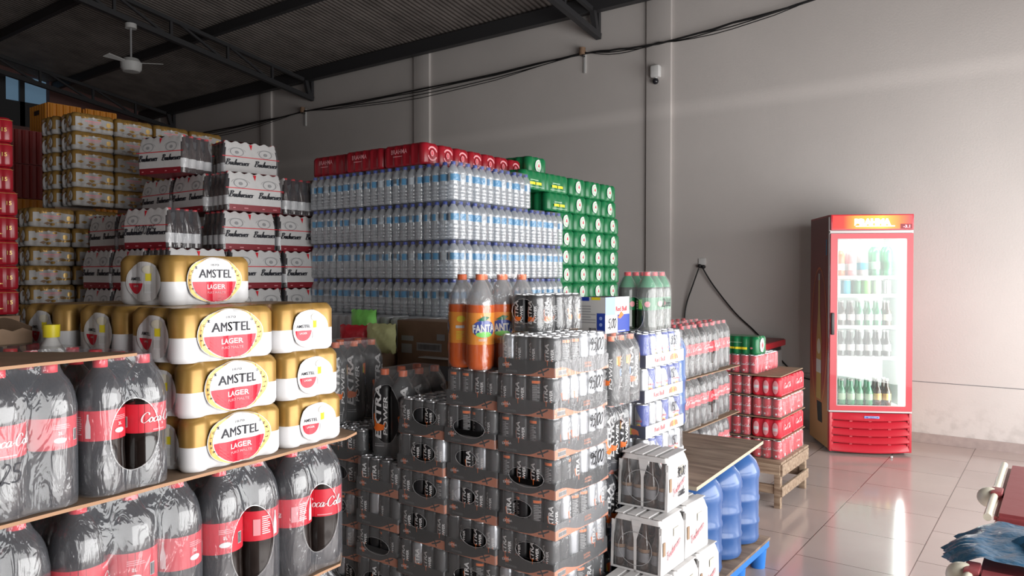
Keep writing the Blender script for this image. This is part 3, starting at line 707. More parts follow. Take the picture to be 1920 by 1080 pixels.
def amstel_front():
    a = Art(); z = .060
    z = .0615; a.ell(0, z, .091, .0595, 'white', 1); a.ell(0, z, .089, .0588, 'gold_print', 2); a.ell(0, z, .0745, .0582, 'white', 3)
    a.half(0, z, .0715, .0565, 'beer_red', 4, .0575)
    a.text('1870', 0, .1005, .0055, 'midgrey', 4, w=.026); [a.text('AMSTEL', q * .0007, .078 + abs(q) * .0003, .0215, 'ink', 4, w=.106, bold=0) for q in (-1, 0, 1)]
    a.text('LAGER', 0, .0445, .0125, 'white', 5, w=.060, bold=.02); a.text('PURO MALTE', 0, .0295, .006, 'pink', 5, w=.060, bold=.02)
    for w, s in (('PREMIUM', -1), ('HOLLAND', 1)):
        for i, ch in enumerate(w):
            t = (-.75 + 1.5 * i / 6)
            a.text(ch, s * .081 * math.cos(t), z - s * -.0465 * math.sin(t) * (1 if s > 0 else -1) * 1.0, .006, 'ink', 4, rot=(PI / 2 + t if s > 0 else -PI / 2 - t) if False else (s * PI / 2), bold=.02)
    return a
def amstel_end():
    a = Art(); a.ell(.004, .058, .062, .050, 'paper', 1); a.ell(-.022, .060, .030, .036, 'white', 2); a.half(-.022, .060, .027, .033, 'beer_red', 3, .054)
    a.text('AMSTEL', -.022, .065, .008, 'ink', 4, w=.042); a.text('LAGER', -.022, .047, .005, 'white', 4, w=.022)
    a.rect(.008, .032, .030, .060, 'white', 2); a.rect(.012, .028, .060, .088, 'yellow', 2); a.ell(.020, .088, .017, .010, 'cream', 3); a.rect(.010, .030, .034, .052, 'dirty_white', 3)
    return a
SP_AMS = printed('amstel', 4, 3, AR, AH, 'white', 'gold', .058, {0: ('front_print', amstel_front(), 'oval white, red and gold label print'), 3: ('end_print', amstel_end(), None), 1: ('end_print', amstel_end(), None)})
# ------------------------------------------------------------------ the front rack on the left: cola and lager between cardboard sheets
SA = math.radians(4.65); SO = (-1.533, .522)
def sh(x, y, z): return (SO[0] + x * math.cos(SA) - y * math.sin(SA), SO[1] + x * math.sin(SA) + y * math.cos(SA), z)
Z1, Z2, Z3 = 1.10, .755, .41
def sheet(name, P, z, t, label, cat='cardboard sheet', group=None, wav=.0):
    """cardboard sheet from local outline points with a slightly wavy edge"""
    bm = bmesh.new(); Q = []
    for i in range(len(P)):
        a, b = P[i], P[(i + 1) % len(P)]; n = max(1, int(math.dist(a, b) / .06))
        for k in range(n): Q.append((a[0] + (b[0] - a[0]) * k / n + random.uniform(-wav, wav), a[1] + (b[1] - a[1]) * k / n + random.uniform(-wav, wav)))
    lo = [bm.verts.new((x, y, -t)) for x, y in Q]; hi = [bm.verts.new((x, y, 0)) for x, y in Q]
    bm.faces.new(hi); bm.faces.new(lo[::-1])
    for i in range(len(Q)): f = bm.faces.new((lo[i], lo[(i + 1) % len(Q)], hi[(i + 1) % len(Q)], hi[i])); f.material_index = 1
    return tag(obj(name, finish(bm, name, ['cardboard', 'board_edge']), None, sh(0, 0, z), SA), label, cat, group)
sheet('cardboard_sheet', [(.004, -.5), (.004, .86), (-.02, .93), (-.10, .94), (-.9, .90), (-.9, -.5)], Z1, .007, 'brown cardboard sheet under the lager packs and upper cola row, its edge running diagonally', wav=.002)
sheet('cardboard_sheet', [(.004, -.5), (.004, .84), (-.05, .90), (-.9, .88), (-.9, -.5)], Z2, .007, 'brown cardboard sheet under the lowest visible cola bottles', wav=.002)
sheet('cardboard_sheet', [(.0, -.45), (.0, .0), (-.02, .272), (-.06, .27), (-.34, .10), (-.62, .02), (-.66, -.45)], 1.3845, .006, 'loose brown cardboard sheet lying on the bottle caps at the left edge', wav=.002)
o = tag(obj('pallet_block', None, None, sh(-.45, .2, 0), SA), 'wooden pallet at the foot of the cola and lager rack', 'pallet')
for i in range(5): obj('deck_board', boxme('deck', (-.44 + .19 * i, -.30 + .19 * i, -.68, .68, .36, .40), ['wood'], .004), o)
for i in range(3): obj('runner', boxme('runner', (-.45, .45, -.66 + .6 * i, -.56 + .6 * i, 0, .36), ['wood'], .004), o)
RC, HC, BC15 = make_bottle('cola15'); RL, HL, BC2 = make_bottle('cola2')
def colapack(k, big, holes):
    R, H, b = (RL, HL, BC2) if big else (RC, HC, BC15)
    nx, ny = (3, 2) if k == 2 else (2, 3)
    w = bottle_wrap(nx, ny, R, COLA_PROF, H, holes, (R * 1.15, H * .27), .42)
    return nx, ny, R, H, b, w
def colaspawn(k, big, x, y, z, label, holes=(), price=None, facing=None, group='cola bottle packs on the rack'):
    nx, ny, R, H, b, w = colapack(k, big, holes)
    ex = []
    if price:
        a = Art(); a.script(price, 0, H * .30, .032 if big else .018, 'ink', 2, wd=.07, slant=.1, cal=False, jit=.05)
        ex = [('handwritten_price', a.mesh(flat(1, nx * R + .001), dx=.01), (0, 0, 0), 0, [], None)]
    rots = lambda i, j: (facing[j] if (facing and i == nx - 1) else random.uniform(0, 6.28))
    sp = pack_spec(nx, ny, R, b, w, None, rots, ex)
    return spawn('cola_pack', sp, sh(x - nx * R, y, z), SA, label, 'pack of bottles', group)
YT = .352
u1 = YT - .095; u2 = YT - .19 - .143; u3 = u2 - .285
colaspawn(2, False, -.004, u1, Z1 + .001, 'shrink-wrapped cola pack with an oval opening, right beside the lager packs', (1,), None, [2.7, .3])
colaspawn(3, False, -.004, u2, Z1 + .001, 'cola pack of three bottles across, left of the oval-opening pack on the upper sheet', (), '25', [-2.1, .1, 2.3])
colaspawn(3, False, -.004, u3, Z1 + .001, 'cola pack cut off by the left edge of the photo, on the upper sheet', (), None, [2, -1.9, .4])
n = 0
for x in (-.197, -.39):
    for y, w in ((u1, 'behind the oval-opening pack'), (u2, 'behind the three-across pack'), (u3, 'behind the leftmost pack')):
        xx = x if y != u1 else (-.287 if x > -.3 else -.57)
        colaspawn(3 if (y != u1) else 2, False, xx, y, Z1 + .001, 'upper-sheet cola pack in the %s row back, %s' % (ORD[1 if x > -.3 else 2], w))
l1 = .665 + .110; l2 = l1 - .222; l3 = l2 - .111 - .166; l4 = l3 - .333
colaspawn(2, True, -.004, l1, Z2 + .001, 'large cola pack with a big oval opening at the right end of the lower row', (1,), None, [-2.2, -.6])
colaspawn(2, True, -.004, l2, Z2 + .001, 'large cola pack with a torn oval opening, second from the right in the lower row', (1,), None, [2.0, -2.3])
colaspawn(3, True, -.004, l3, Z2 + .001, 'large cola pack three bottles across with scribbled price in the lower row', (), '2L 8', [.3, 2.0, 2.6])
colaspawn(3, True, -.004, l4, Z2 + .001, 'large cola pack at the bottom left corner of the photo', (1,), None, [-2.2, 1.9, .2])
for i, y in enumerate((l1, l2, l3, l4)):
    colaspawn(2 if i < 2 else 3, True, -.004, y, Z3 + .001, 'large cola pack in the bottom tier below the lower sheet, %s from the right' % ORD[i], (), None, None)
def amstel(x, y, z, front, label, dyaw=0):
    return spawn('lager_pack', SP_AMS, sh(x, y, z), SA + (PI / 2 if front else 0) + dyaw, label, 'pack of cans', 'gold and white lager packs')
ya = .372
amz = [Z1 + .001 + i * .1245 for i in range(4)]
for i, (z, dy, t) in enumerate(zip(amz[:3], (.012, .004, -.01), ('bottom', 'second', 'third'))):
    amstel(-.105, ya + .134 + dy, z, True, 'gold and white lager pack, label to the front, in the %s layer from the sheet' % t, (.0, .01, -.01)[i])
    amstel(-.14, ya + .28 + .102 + dy - .004 * i, z, False, 'lager pack with glass-and-can print on its end, %s layer from the sheet' % t, (-.02, .0, .02)[i])
amstel(-.29, ya + .205, amz[3], True, 'topmost gold and white lager pack, alone on the fourth layer', .12)
amstel(-.33, ya + .134 - .01, amz[2], True, 'lager pack in the third layer just behind the front one, end print showing'); 
amstel(-.56, ya + .134 - .03, amz[2], True, 'leftmost lager pack of the third layer, its end facing the viewer')
for i in (0, 1):
    amstel(-.33, ya + .134, amz[i], True, 'lager pack hidden in the second row of the %s layer' % ('bottom', 'second')[i])
    amstel(-.56, ya + .134, amz[i], True, 'lager pack hidden in the third row of the %s layer' % ('bottom', 'second')[i])
# red cola cans on the loose sheet, at the left edge
def canpack(nx, ny, r, h, meshes, cells=None, tray=None, key='haze', face=0, zoff=.002):
    sp = []
    for i in range(nx):
        for j in range(ny):
            if cells and not cells(i, j): continue
            out = -PI / 2 + PI / 2
            m = random.choice(meshes)
            sp.append(('can', m, ((2 * i - nx + 1) * r, (2 * j - ny + 1) * r, zoff), (PI / 2 if i == nx - 1 and j > 0 and random.random() < .6 else 0) + random.uniform(-.9, .9), [], None))
    sc = lambda k, t: -.0018 * (1 - math.cos((t / r + (nx if k % 2 == 0 else ny)) * PI + PI)) * .5
    bm = bmesh.new(); e = .0012; R = []
    for z, i in ((.001, 0), (h * .5, 0), (h - .012, 0), (h - .003, .004), (h + .003, .012)):
        R.append((z + zoff, outline(nx * r + e - i, ny * r + e - i, r * .9, nx * 6, ny * 6, 4, sc)))
    shell(bm, R, [0] * 4, True, 0, False)
    sp.append(('shrink_wrap', finish(bm, 'shrink_wrap', [key], True), (0, 0, 0), 0, [], None))
    return sp
spc = canpack(3, 4, .033, .122, CAN_C, key='hazeC')
spawn('cola_can_pack', spc, (-1.70, .33, 1.3865), SA, 'red cola can pack on the loose cardboard sheet, cut by the left edge', 'pack of cans')
# open carton and cap behind the sheet
o = tag(obj('open_carton', None, None, sh(-.66, .14, 1.3775), SA + .1), 'torn open brown carton behind the loose cardboard sheet', 'carton')
obj('carton_base', boxme('cb', (-.17, .17, -.14, .14, 0, .004), ['cardboard']), o)
for k, (d, hh) in enumerate((((-.17, .17, .136, .14), .075), ((-.17, -.166, -.14, .14), .085), ((.166, .17, -.14, .14), .035), ((-.17, .17, -.14, -.136), .04))):
    bm = bmesh.new(); x0, x1, y0, y1 = d; n = 12; lx = x1 - x0 > y1 - y0; pr = None
    for i in range(n + 1):
        t = i / n; z = hh + random.uniform(-.012, .008) * (1 if k > 1 else .4) - (.03 * t * t if k == 0 else 0)
        p = [(x0 + (x1 - x0) * t, y0), (x0 + (x1 - x0) * t, y1)] if lx else [(x0, y0 + (y1 - y0) * t), (x1, y0 + (y1 - y0) * t)]
        q = [bm.verts.new((*p[0], 0)), bm.verts.new((*p[1], 0)), bm.verts.new((*p[1], z)), bm.verts.new((*p[0], z))]
        if pr:
            for a in range(4): bm.faces.new((pr[a], q[a], q[(a + 1) % 4], pr[(a + 1) % 4]))
        pr = q
    obj('carton_side', finish(bm, 'side', ['cardboard']), o)
bm = bmesh.new(); lathe(bm, [(0, 0, 0), (.03, 0, 0), (.034, .02, 0), (.034, .09, 0), (.014, .13, 0), (.012, .14, 0), (0, .14, 0)], 16)
o = obj('small_bottle', finish(bm, 'sb', ['dirty_white'], True), None, sh(-.52, .325, amz[1] - .07)); 
bm = bmesh.new(); lathe(bm, [(0, .135, 0), (.018, .135, 0), (.019, .165, 0), (.0, .166, 0)], 14); obj('cap', finish(bm, 'ycap', ['yellow'], True), o, label='bright yellow cap')
tag(o, 'small bottle with a yellow cap between the torn carton and the lager packs', 'bottle')
o.location = (-1.96, .78, 1.265)

# ------------------------------------------------------------------ far-left stacks
def support(x0, x1, y0, y1, zt, label):
    o = obj('cardboard_carton', boxme('carton', (x0, x1, y0, y1, 0, zt), ['carton_brown'], .006)); tag(o, label, 'carton')
    obj('packing_tape', boxme('tape', ((x0 + x1) / 2 - .03, (x0 + x1) / 2 + .03, y0 - .0015, y1 + .0015, zt * .7, zt + .0008), ['cardboard']), o)
def goldart(flip=1):
    a = Art(); z = .07
    a.poly([(-.12, .03), (-.06, .022), (.12, .045), (.12, .085), (.03, .096), (-.12, .092)], 'paper_shaded', 1); a.rect(-.06, .04, .066, .074, 'pink', 2); a.rect(-.045, .03, .056, .060, 'pink', 2); a.ell(.09, .06, .014, .016, 'gold_print', 2); blotch(a, 9, .11, .02, .045, ['carton_brown', 'gold', 'gold']); blotch(a, 5, .11, .085, .1, ['gold', 'paper'])
    return a
def goldend():
    a = Art(); a.ell(-.03, .05, .035, .040, 'white', 1); a.ell(.05, .065, .03, .035, 'white', 1); a.rect(-.04, -.01, .05, .08, 'carton_brown', 2); blotch(a, 8, .07, .02, .1, ['carton_brown', 'gold', 'brick_red']); return a
SP_GOLD = printed('gold', 4, 3, .0332, .1215, 'paper_shaded', 'gold', .03, {0: ('front_print', goldart(), None), 3: ('end_print', goldend(), None)})
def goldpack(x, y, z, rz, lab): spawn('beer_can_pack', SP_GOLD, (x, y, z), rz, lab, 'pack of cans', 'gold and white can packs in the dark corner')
for t in range(5):
    z = 2.62 - .1225 * (t + 1)
    for j in range(4):
        goldpack(-5.32 + .0 * t, 2.355 + .27 * j, z, PI / 2, 'gold can pack, tall dark stack, %s layer, %s from the corner' % (TIER[t], ORD[j]))
    goldpack(-5.56, 2.33, z, PI / 2 + .03, 'gold can pack on the dim end, tall dark stack, %s layer' % TIER[t])
for t in range(7):
    z = 1.975 - .1225 * (t + 1)
    for j in range(3 if t < 5 else 1):
        goldpack(-5.30 + .015 * (t % 2), 2.09 + .275 * j - .03 * (t % 2), z, PI / 2, 'gold can pack, low dark column, %s, %s from the left' % (TIER[t], ORD[j]))
    goldpack(-5.55, 2.0 + .03 * (t % 2), z, PI / 2, 'gold and white can pack behind the lower dark column, %s' % TIER[t])
support(-5.75, -5.2, 1.85, 3.5, 1.11, 'large plain carton under the gold and white can stacks')
tag(obj('cardboard_carton', boxme('c', (-5.67, -5.45, 2.20, 2.46, 1.112, 2.005), ['carton_brown'])), 'tall carton hidden behind the gold can stacks', 'carton')
# crates
def crate(x, y, z, key, lab, rz=0):
    o = tag(obj('beer_crate', None, None, (x, y, z), rz), lab, 'crate', 'plastic beer crates in the dark corner')
    if not hasattr(crate, 'm' + key):
        bm = bmesh.new(); h = .30; wx, wy = .19, .145
        for d in ((-wx, wx, -wy, -wy + .012), (-wx, wx, wy - .012, wy), (-wx, -wx + .012, -wy, wy), (wx - .012, wx, -wy, wy)): box(bm, *d, 0, h)
        box(bm, -wx, wx, -wy, wy, 0, .01)
        for i in range(7):
            u = -wx + .03 + i * (2 * wx - .06) / 6
            for s in (-1, 1): bmesh.ops.create_cone(bm, segments=8, radius1=.016, radius2=.016, depth=h * .96, cap_ends=True, matrix=Matrix.Translation((u, s * wy, h / 2)))
        for i in range(5):
            u = -wy + .03 + i * (2 * wy - .06) / 4
            for s in (-1, 1): bmesh.ops.create_cone(bm, segments=8, radius1=.016, radius2=.016, depth=h * .96, cap_ends=True, matrix=Matrix.Translation((s * wx, u, h / 2)))
        m1 = finish(bm, 'crate_body', [key]); bm = bmesh.new(); box(bm, -.05, .05, -.166, -.160, .20, .24); m2 = finish(bm, 'handle', ['black'])
        setattr(crate, 'm' + key, (m1, m2))
    a, b = getattr(crate, 'm' + key); obj('crate_body', a, o); obj('crate_handle', b, o)
for i in range(7): crate(-7.72, 3.13, 3.14 - .305 * (i + 1), 'crate_orange', 'orange beer crate in the column behind the gold stack, %s' % TIER[i])
for i in range(7): crate(-7.72 - .0, 3.46, 3.14 - .305 * (i + 1), 'crate_orange', 'orange beer crate in the rear column nearer the wall, %s' % TIER[i])
for c in range(2):
    for i in range(6):
        crate(-7.60 - .42 * c, 2.74, 2.835 - .305 * (i + 1), 'crate_red' if i < 2 else 'crate_orange', ('dark red' if i < 2 else 'orange') + ' beer crate in the %s low column at far left, %s' % (('near', 'far')[c], TIER[i]))
support(-8.25, -7.4, 2.5, 3.65, 1.0, 'large plain carton carrying the beer crates at far left')
# tower of red beer cans at the left edge
def redart():
    a = Art(); a.text('15', 0.02, .06, .02, 'gold_print', 1, bold=.02); a.rect(-.055, -.01, .028, .033, 'gold_print', 1); a.rect(-.06, .06, .108, .110, 'gold_print', 1); return a
SP_RED = printed('redbeer', 3, 2, .0332, .1215, 'brahma_red', 'brahma_red', .06, {0: ('front_print', redart(), None), 1: ('end_print', redart(), None)}, dip=.010)
for t in range(8):
    spawn('beer_can_pack', SP_RED, (-4.325 - (.05 if t < 3 else 0), 1.475, 2.34 - .1235 * (t + 1)), 0, 'glossy red beer pack in the tower at the left edge, %s' % TIER[t], 'pack of cans', 'red tower at the left edge')
support(-4.43, -4.23, 1.41, 1.54, 1.345, 'tall narrow carton under the red tower at the left edge')
# ------------------------------------------------------------------ long-neck beer packs, white and red
LR, LHt = .031, .228
LN = bottle_mesh('bottle', LR, LHt, 'longneck', ['amber', 'amber'], seg=12)
LNL = sleeve('label', LR * 1.01, .03, .085, 'white', [], 12); LNC = cap_mesh('cap', .0145, .216, .2265, 'red', 10)
def crown_art(n, W):
    a = Art()
    for i in range(n):
        x = -W + 2 * W * (i + .5) / n
        a.script('Budweiser', x, .092, .0185, 'ink', 2, wd=.20); a.ring(x, .160, .044, .028, .004, 'grey', 2, 24); a.ell(x, .158, .012, .010, 'grey', 2); a.ring(x, .158, .058, .030, .0015, 'grey', 2, 24, .2, PI - .2)
        a.rect(x - .05, x - .035, .012, .017, 'pink', 2); a.rect(x + .02, x + .045, .012, .017, 'pink', 2)
    for i in range(1, n): a.poly([(-W + 2 * W * i / n - .01, .215), (-W + 2 * W * i / n + .01, .215), (-W + 2 * W * i / n, .18)], 'red', 2)
    a.rect(-W, W, .128, .133, 'red', 1)
    return a
def budpack():
    nx, ny = 6, 4; hx, hy = nx * LR, ny * LR; bm = bmesh.new(); R = []
    zz = [(0, .002), (.035, 0), (.13, 0), (.15, .001), (.185, .007), (.212, .013), (.224, .018)]
    top = lambda k, t: 0
    for z, i in zz: R.append((z, outline(hx - i, hy - i, .02, nx * 4, ny * 4, 4)))
    fs = shell(bm, R, [0, 1, 1, 1, 1, 1], True, 0)
    for v in bm.verts:
        if v.co.z > .22: v.co.z += .006 * math.cos(v.co.x / LR * PI + (PI if nx % 2 == 0 else 0))
    for f in bm.faces:
        c = f.calc_center_median()
        if abs(c.x) > hx - .022 and .004 < c.z < .222 and len(f.verts) == 4: f.material_index = 2
        if f.material_index == 2 and c.z < .035: f.material_index = 2
    wrap = finish(bm, 'printed_wrap', ['dark_red', 'paper', 'haze'], True)
    zin = lambda y: 0 if y < .15 else (y - .15) / .065 * .013
    sp = [('printed_wrap', wrap, (0, 0, 0), 0, [], None)]
    for k in (0, 2):
        c, s = [(1, 0), (0, 1), (-1, 0), (0, -1)][k]
        def fn(x, y, l):
            d = -(hy - zin(y) + .001 + l); return (x * c - d * s, x * s + d * c, y)
        sp.append(('side_print', crown_art(2, hx).mesh(fn, dx=0, dy=.03), (0, 0, 0), 0, [], None))
    for i in (0, 5):
        for j in range(4): sp.append(('bottle', LN, ((2 * i - 5) * LR * .985, (2 * j - 3) * LR * .985, .002), 0, [('label', LNL), ('cap', LNC)], None))
    return sp
SP_BUD = budpack()
def bud(x, y, z, yaw, lab): return spawn('bottled_beer_pack', SP_BUD, (x, y, z), math.radians(yaw), lab, 'pack of bottles', 'white and red long-neck beer packs')
def corner(x, y, yaw, sx=-1, sy=1):
    c, s = math.cos(math.radians(yaw)), math.sin(math.radians(yaw)); a, b = sx * .188, sy * .126
    return x + a * c - b * s, y + a * s + b * c
LP = .231
x, y = corner(-4.225, 2.41, 15); bud(x, y, 2.392 - LP, 15, 'white and red beer pack at the top left of its stack, open end lit')
x, y = corner(-4.21, 2.655, 79, 1, 1); bud(x, y, 2.392 - LP, 79, 'white and red beer pack at the top right of its stack')
x, y = corner(-3.93, 2.50, 84, 1, 1); bud(x, y, 2.392 - 2 * LP, 84, 'beer pack with its long lit side, second layer of the white and red stack')
bud(-4.13, 3.03, 2.392 - 2 * LP, 2, 'beer pack with an open film end, right end of the second layer')
for k in range(2): bud(-4.33 - .38 * k, 2.62, 2.392 - 2 * LP, 0, 'dim beer pack in the second layer, %s from its lit pack' % ORD[k])
x, y = corner(-4.02, 2.20, 12); bud(x, y, 2.392 - 3 * LP, 12, 'beer pack with a date written on its dim side, third layer')
a = Art(); a.script('03/10/25', 0, .10, .024, 'ink', 3, wd=.09, cal=False)
dt = a.mesh(flat(0, 4 * LR + .003), dx=0); obj('handwritten_date', dt, [o for o in COL.objects if o.get('label', '').startswith('beer pack with a date')][0])
x, y = corner(-3.97, 2.50, 88, 1, 1); bud(x, y, 2.392 - 3 * LP, 88, 'beer pack in the middle of the third layer, long side lit')
x, y = corner(-3.96, 2.88, 89, 1, 1); bud(x, y, 2.392 - 3 * LP, 89, 'beer pack at the right end of the third layer')
for k in range(2): bud(-4.58 - .38 * k, 2.40, 2.392 - 3 * LP, 0, 'dim beer pack in the third layer, %s behind the dated one' % ORD[k])
for t in range(3):
    z = 2.392 - (4 + t) * LP
    for j in range(3):
        x, y = corner(-3.90, 2.13 + .376 * j, 90, 1, 1); bud(x, y, z, 90, 'white and red beer pack, lit side, %s layer, %s from the corner' % (ORD[3 + t], ORD[j]))
    for k in range(2): bud(-4.35 - .376 * k, 2.255, z, 0, 'dim white and red beer pack, %s layer, %s from the corner' % (ORD[3 + t], ORD[k + 1]))
support(-4.95, -3.86, 2.1, 3.3, 1.0, 'large plain carton under the white and red beer packs')
# brown carton and glassware box by the beer stack
o = tag(obj('cardboard_carton', boxme('carton', (-.16, .16, -.12, .12, 0, .27), ['cardboard'], .004), None, (-4.22, 3.44, 1.93)), 'brown carton printed with a small emblem behind the white and red beer packs', 'carton')
a = Art(); a.ring(0, .19, .032, .032, .008, 'carton_brown', 1, 20); a.rect(-.10, -.05, .18, .20, 'carton_brown', 1); a.lines(-.06, .10, .12, .14, 2, 'carton_brown', 1); a.lines(-.02, .06, .03, .05, 2, 'carton_brown', 1)
obj('carton_print', a.mesh(flat(1, .161), dx=0), o)
o = tag(obj('cardboard_carton', boxme('carton', (-.12, .12, -.13, .13, 0, .16), ['carton_brown'], .004), None, (-4.2, 3.72, 1.93)), 'dark carton between the brown carton and the water bottles', 'carton')
support(-4.4, -4.06, 3.30, 3.9, 1.925, 'tall carton supporting the brown emblem carton')
# ------------------------------------------------------------------ water stack
WR, WH, BW = make_bottle('water')
wwrap = bottle_wrap(4, 3, WR, [(0, .98), (.05, 1), (.72, 1), (.86, .72), (.93, .46), (1, .42)], WH, (), name='wrap', key='hazeL')
WSPEC = [pack_spec(4, 3, WR, BW, wwrap) for _ in range(3)]
WSIDE = [pack_spec(4, 3, WR, BW, wwrap, cells=lambda i, j: j == 0 or i == 3) for _ in range(2)]
px_, py_ = 8 * WR + .004, 6 * WR + .004
def water(x, y, z, lab, full=False): spawn('water_bottle_pack', random.choice(WSPEC if full else WSIDE), (x, y, z), random.uniform(-.012, .012), lab, 'pack of bottles', 'water bottle packs')
for t in range(5):
    z = 2.178 - (t + 1) * .2165; ny_ = 4 if t == 0 else 6
    for i in range(5): water(-2.685 - px_ * (i + .5), 3.085 + py_ * .5, z, 'water pack, %s layer, %s from the corner, dim side' % (TIER[t], ORD[i]), i == 0)
    if t < 4:
        for j in range(1, ny_): water(-2.685 - px_ * .5, 3.085 + py_ * (j + .5), z, 'water pack, %s layer, %s from the corner, bright side' % (TIER[t], ORD[j]), True)
for i in range(1, 5):
    for j in range(1, 4): water(-2.685 - px_ * (i + .5), 3.085 + py_ * (j + .5), 2.178 - .2165, 'water pack inside the topmost layer, row %s, column %s' % (ORD[j], ORD[i]))
o = tag(obj('cardboard_carton', boxme('carton', (-3.92, -2.94, 3.30, 4.1, 1.096, 1.955), ['carton_brown'])), 'large carton hidden in the core of the water stack', 'carton')
support(-3.84, -2.69, 3.10, 4.20, 1.09, 'wide carton at the foot of the water stack')
# red beer cases on the water
def brend():
    a = Art(); a.ring(0, .064, .042, .042, .010, 'pink', 1, 24, .3, 2.6); a.ring(0, .064, .042, .042, .010, 'pink', 1, 24, 3.5, 5.8); a.ell(.0, .066, .014, .018, 'pink', 1); a.text('B', 0, .066, .022, 'beer_red', 2); return a
def brside():
    a = Art(); a.text('BRAHMA', -.03, .085, .026, 'pink', 1, w=.13, bold=.02); a.lines(-.08, .03, .055, .066, 1, 'pink', 1); return a
SP_BR = printed('brahma', 5, 2, .0335, .125, 'brahma_red', 'brahma_red', .06, {0: ('side_print', brside(), None), 1: ('end_print', brend(), None)}, dip=.004)
for j in range(7): spawn('beer_can_pack', SP_BR, (-2.925 - .168, 3.105 + .067 + .1345 * j, 2.1795), 0, 'red beer pack with a round emblem on top of the water, %s from the corner' % ORD[j], 'pack of cans', 'red packs on the water')
spawn('beer_can_pack', SP_BR, (-2.925 - .168 - .34, 3.105 + .067, 2.1795), 0, 'red beer pack on top of the water, middle of its dim side', 'pack of cans', 'red packs on the water')
spawn('beer_can_pack', SP_BR, (-2.925 - .168 - .68, 3.105 + .09, 2.1795), 0, 'red beer pack on top of the water, far end of its dim side', 'pack of cans', 'red packs on the water')
# ------------------------------------------------------------------ green beer packs
def hend():
    a = Art(); a.ell(0, .062, .034, .042, 'white', 1); a.ell(0, .062, .026, .034, 'pale_green', 2); a.text('0', 0, .062, .05, 'white', 3, bold=.03); a.poly([(-.010, .055), (.010, .055), (.0, .078)], 'red', 4); return a
def hside():
    a = Art(); a.lines(-.06, .06, .058, .068, 1, 'pale_green', 1); a.rect(-.065, -.004, .031, .048, 'yellow', 1); a.rect(.004, .065, .031, .048, 'yellow', 1); a.lines(-.09, .09, .015, .022, 1, 'pale_green', 1); return a
SP_HE = printed('green', 4, 3, .0355, .1205, 'green', 'green', .06, {0: ('side_print', hside(), None), 1: ('end_print', hend(), None)}, dip=.008)
gz = 2.218
def gp(y, z, end, lab, x=-2.74):
    spawn('green_beer_pack', SP_HE, (x - (.143 if end else .108), y, z), 0 if end else PI / 2, lab, 'pack of cans', 'green beer packs')
for t in range(7):
    z = gz - .1215 * (t + 1)
    if t < 2:
        L_ = [(3.95, 0), (4.205, 0), (4.47, 1), (4.69, 1), (4.91, 1)] if t == 0 else [(4.22, 0), (4.47, 1), (4.69, 1), (4.91, 1)]
    else: L_ = [(4.31 + .217 * k, 1) for k in range(4)]
    for j, (y, e) in enumerate(L_): gp(y + .01 * (t % 2), z, e, 'green beer pack %s, %s from the left in its row' % (TIER[t] if t < 2 else TIER[t] + ' layer', ORD[j]))
gp(4.15, gz + .0005, 1, 'single green beer pack lying on top of the green stack', -2.86)
support(-3.05, -2.76, 4.22, 5.0, gz - .1215 * 7 - .002, 'plain carton under the green beer packs')
# ------------------------------------------------------------------ energy drink trays
def traybox(bm, hx, hy, h, t=.002, mi=0):
    box(bm, -hx, hx, -hy, -hy + t, 0, h, mi); box(bm, -hx, hx, hy - t, hy, 0, h, mi); box(bm, -hx, -hx + t, -hy + t, hy - t, 0, h, mi); box(bm, hx - t, hx, -hy + t, hy - t, 0, h, mi); box(bm, -hx, hx, -hy, hy, 0, .001, mi)
def star(a, cx, cy, r, k, ly):
    P = []
    for i in range(14):
        q = r * (1 if i % 2 == 0 else random.uniform(.35, .6)); t = 2 * PI * i / 14; P.append((cx + q * math.cos(t), cy + q * .75 * math.sin(t)))
    a.poly(P, k, ly)
def wave(a, W, lft, k, ly):
    """orange wave rising to one side"""
    n = 16; s = -1 if lft else 1
    for i in range(n):
        u0, u1 = i / n, (i + 1) / n
        f = lambda u: .001 + .003 * min(1, max(0, u - .3) * 5) + .038 * (0 if u < .5 else math.sin((u - .5) / .5 * PI * .5) ** 2) * (1 - .25 * max(0, u - .8) / .2)
        a.poly([(s * (-W + 2 * W * u0), .0005), (s * (-W + 2 * W * u1), .0005), (s * (-W + 2 * W * u1), f(u1)), (s * (-W + 2 * W * u0), f(u0))], k, ly)
def xtray():
    hx, hy = 4 * XR + .002, 6 * XR + .002
    bm = bmesh.new(); traybox(bm, hx, hy, .055)
    t = finish(bm, 'tray', ['tray_dark'])
    a = Art(); a.rect(-hx, hx, .0005, .055, 'tray_dark', 0); wave(a, hx, False, 'tray_orange', 1)
    a.stroke([(hx * .50, .033), (hx * .58, .018), (hx * .62, .006)], .003, 'black', 2); a.stroke([(hx * .42, .012), (hx * .6, .018), (hx * .80, .030)], .0028, 'black', 2)
    star(a, -hx * .68, .033, .017, 'orange', 2); a.text('EXTRA', -hx * .66, .033, .008, 'white', 3, w=.04, rot=.1); a.text('POWER', -hx * .5, .012, .008, 'midgrey', 2, w=.05)
    b = Art(); b.rect(-hy, hy, .0005, .055, 'tray_grey', 0); wave(b, hy, True, 'tray_orange', 1)
    b.barcode(-hy * .90, -hy * .62, .008, .024, 2); b.text('EXTRA', hy * .18, .033, .008, 'tray_orange', 2, w=.045); b.text('POWER', hy * .18, .022, .007, 'tray_orange', 2, w=.045)
    b.poly([(hy * .6, .0005), (hy, .0005), (hy, .012)], 'tray_orange', 2)
    return t, a.mesh(flat(0, hy), dx=0), b.mesh(flat(1, hx), dx=0)
XT, XTA, XTB = xtray()
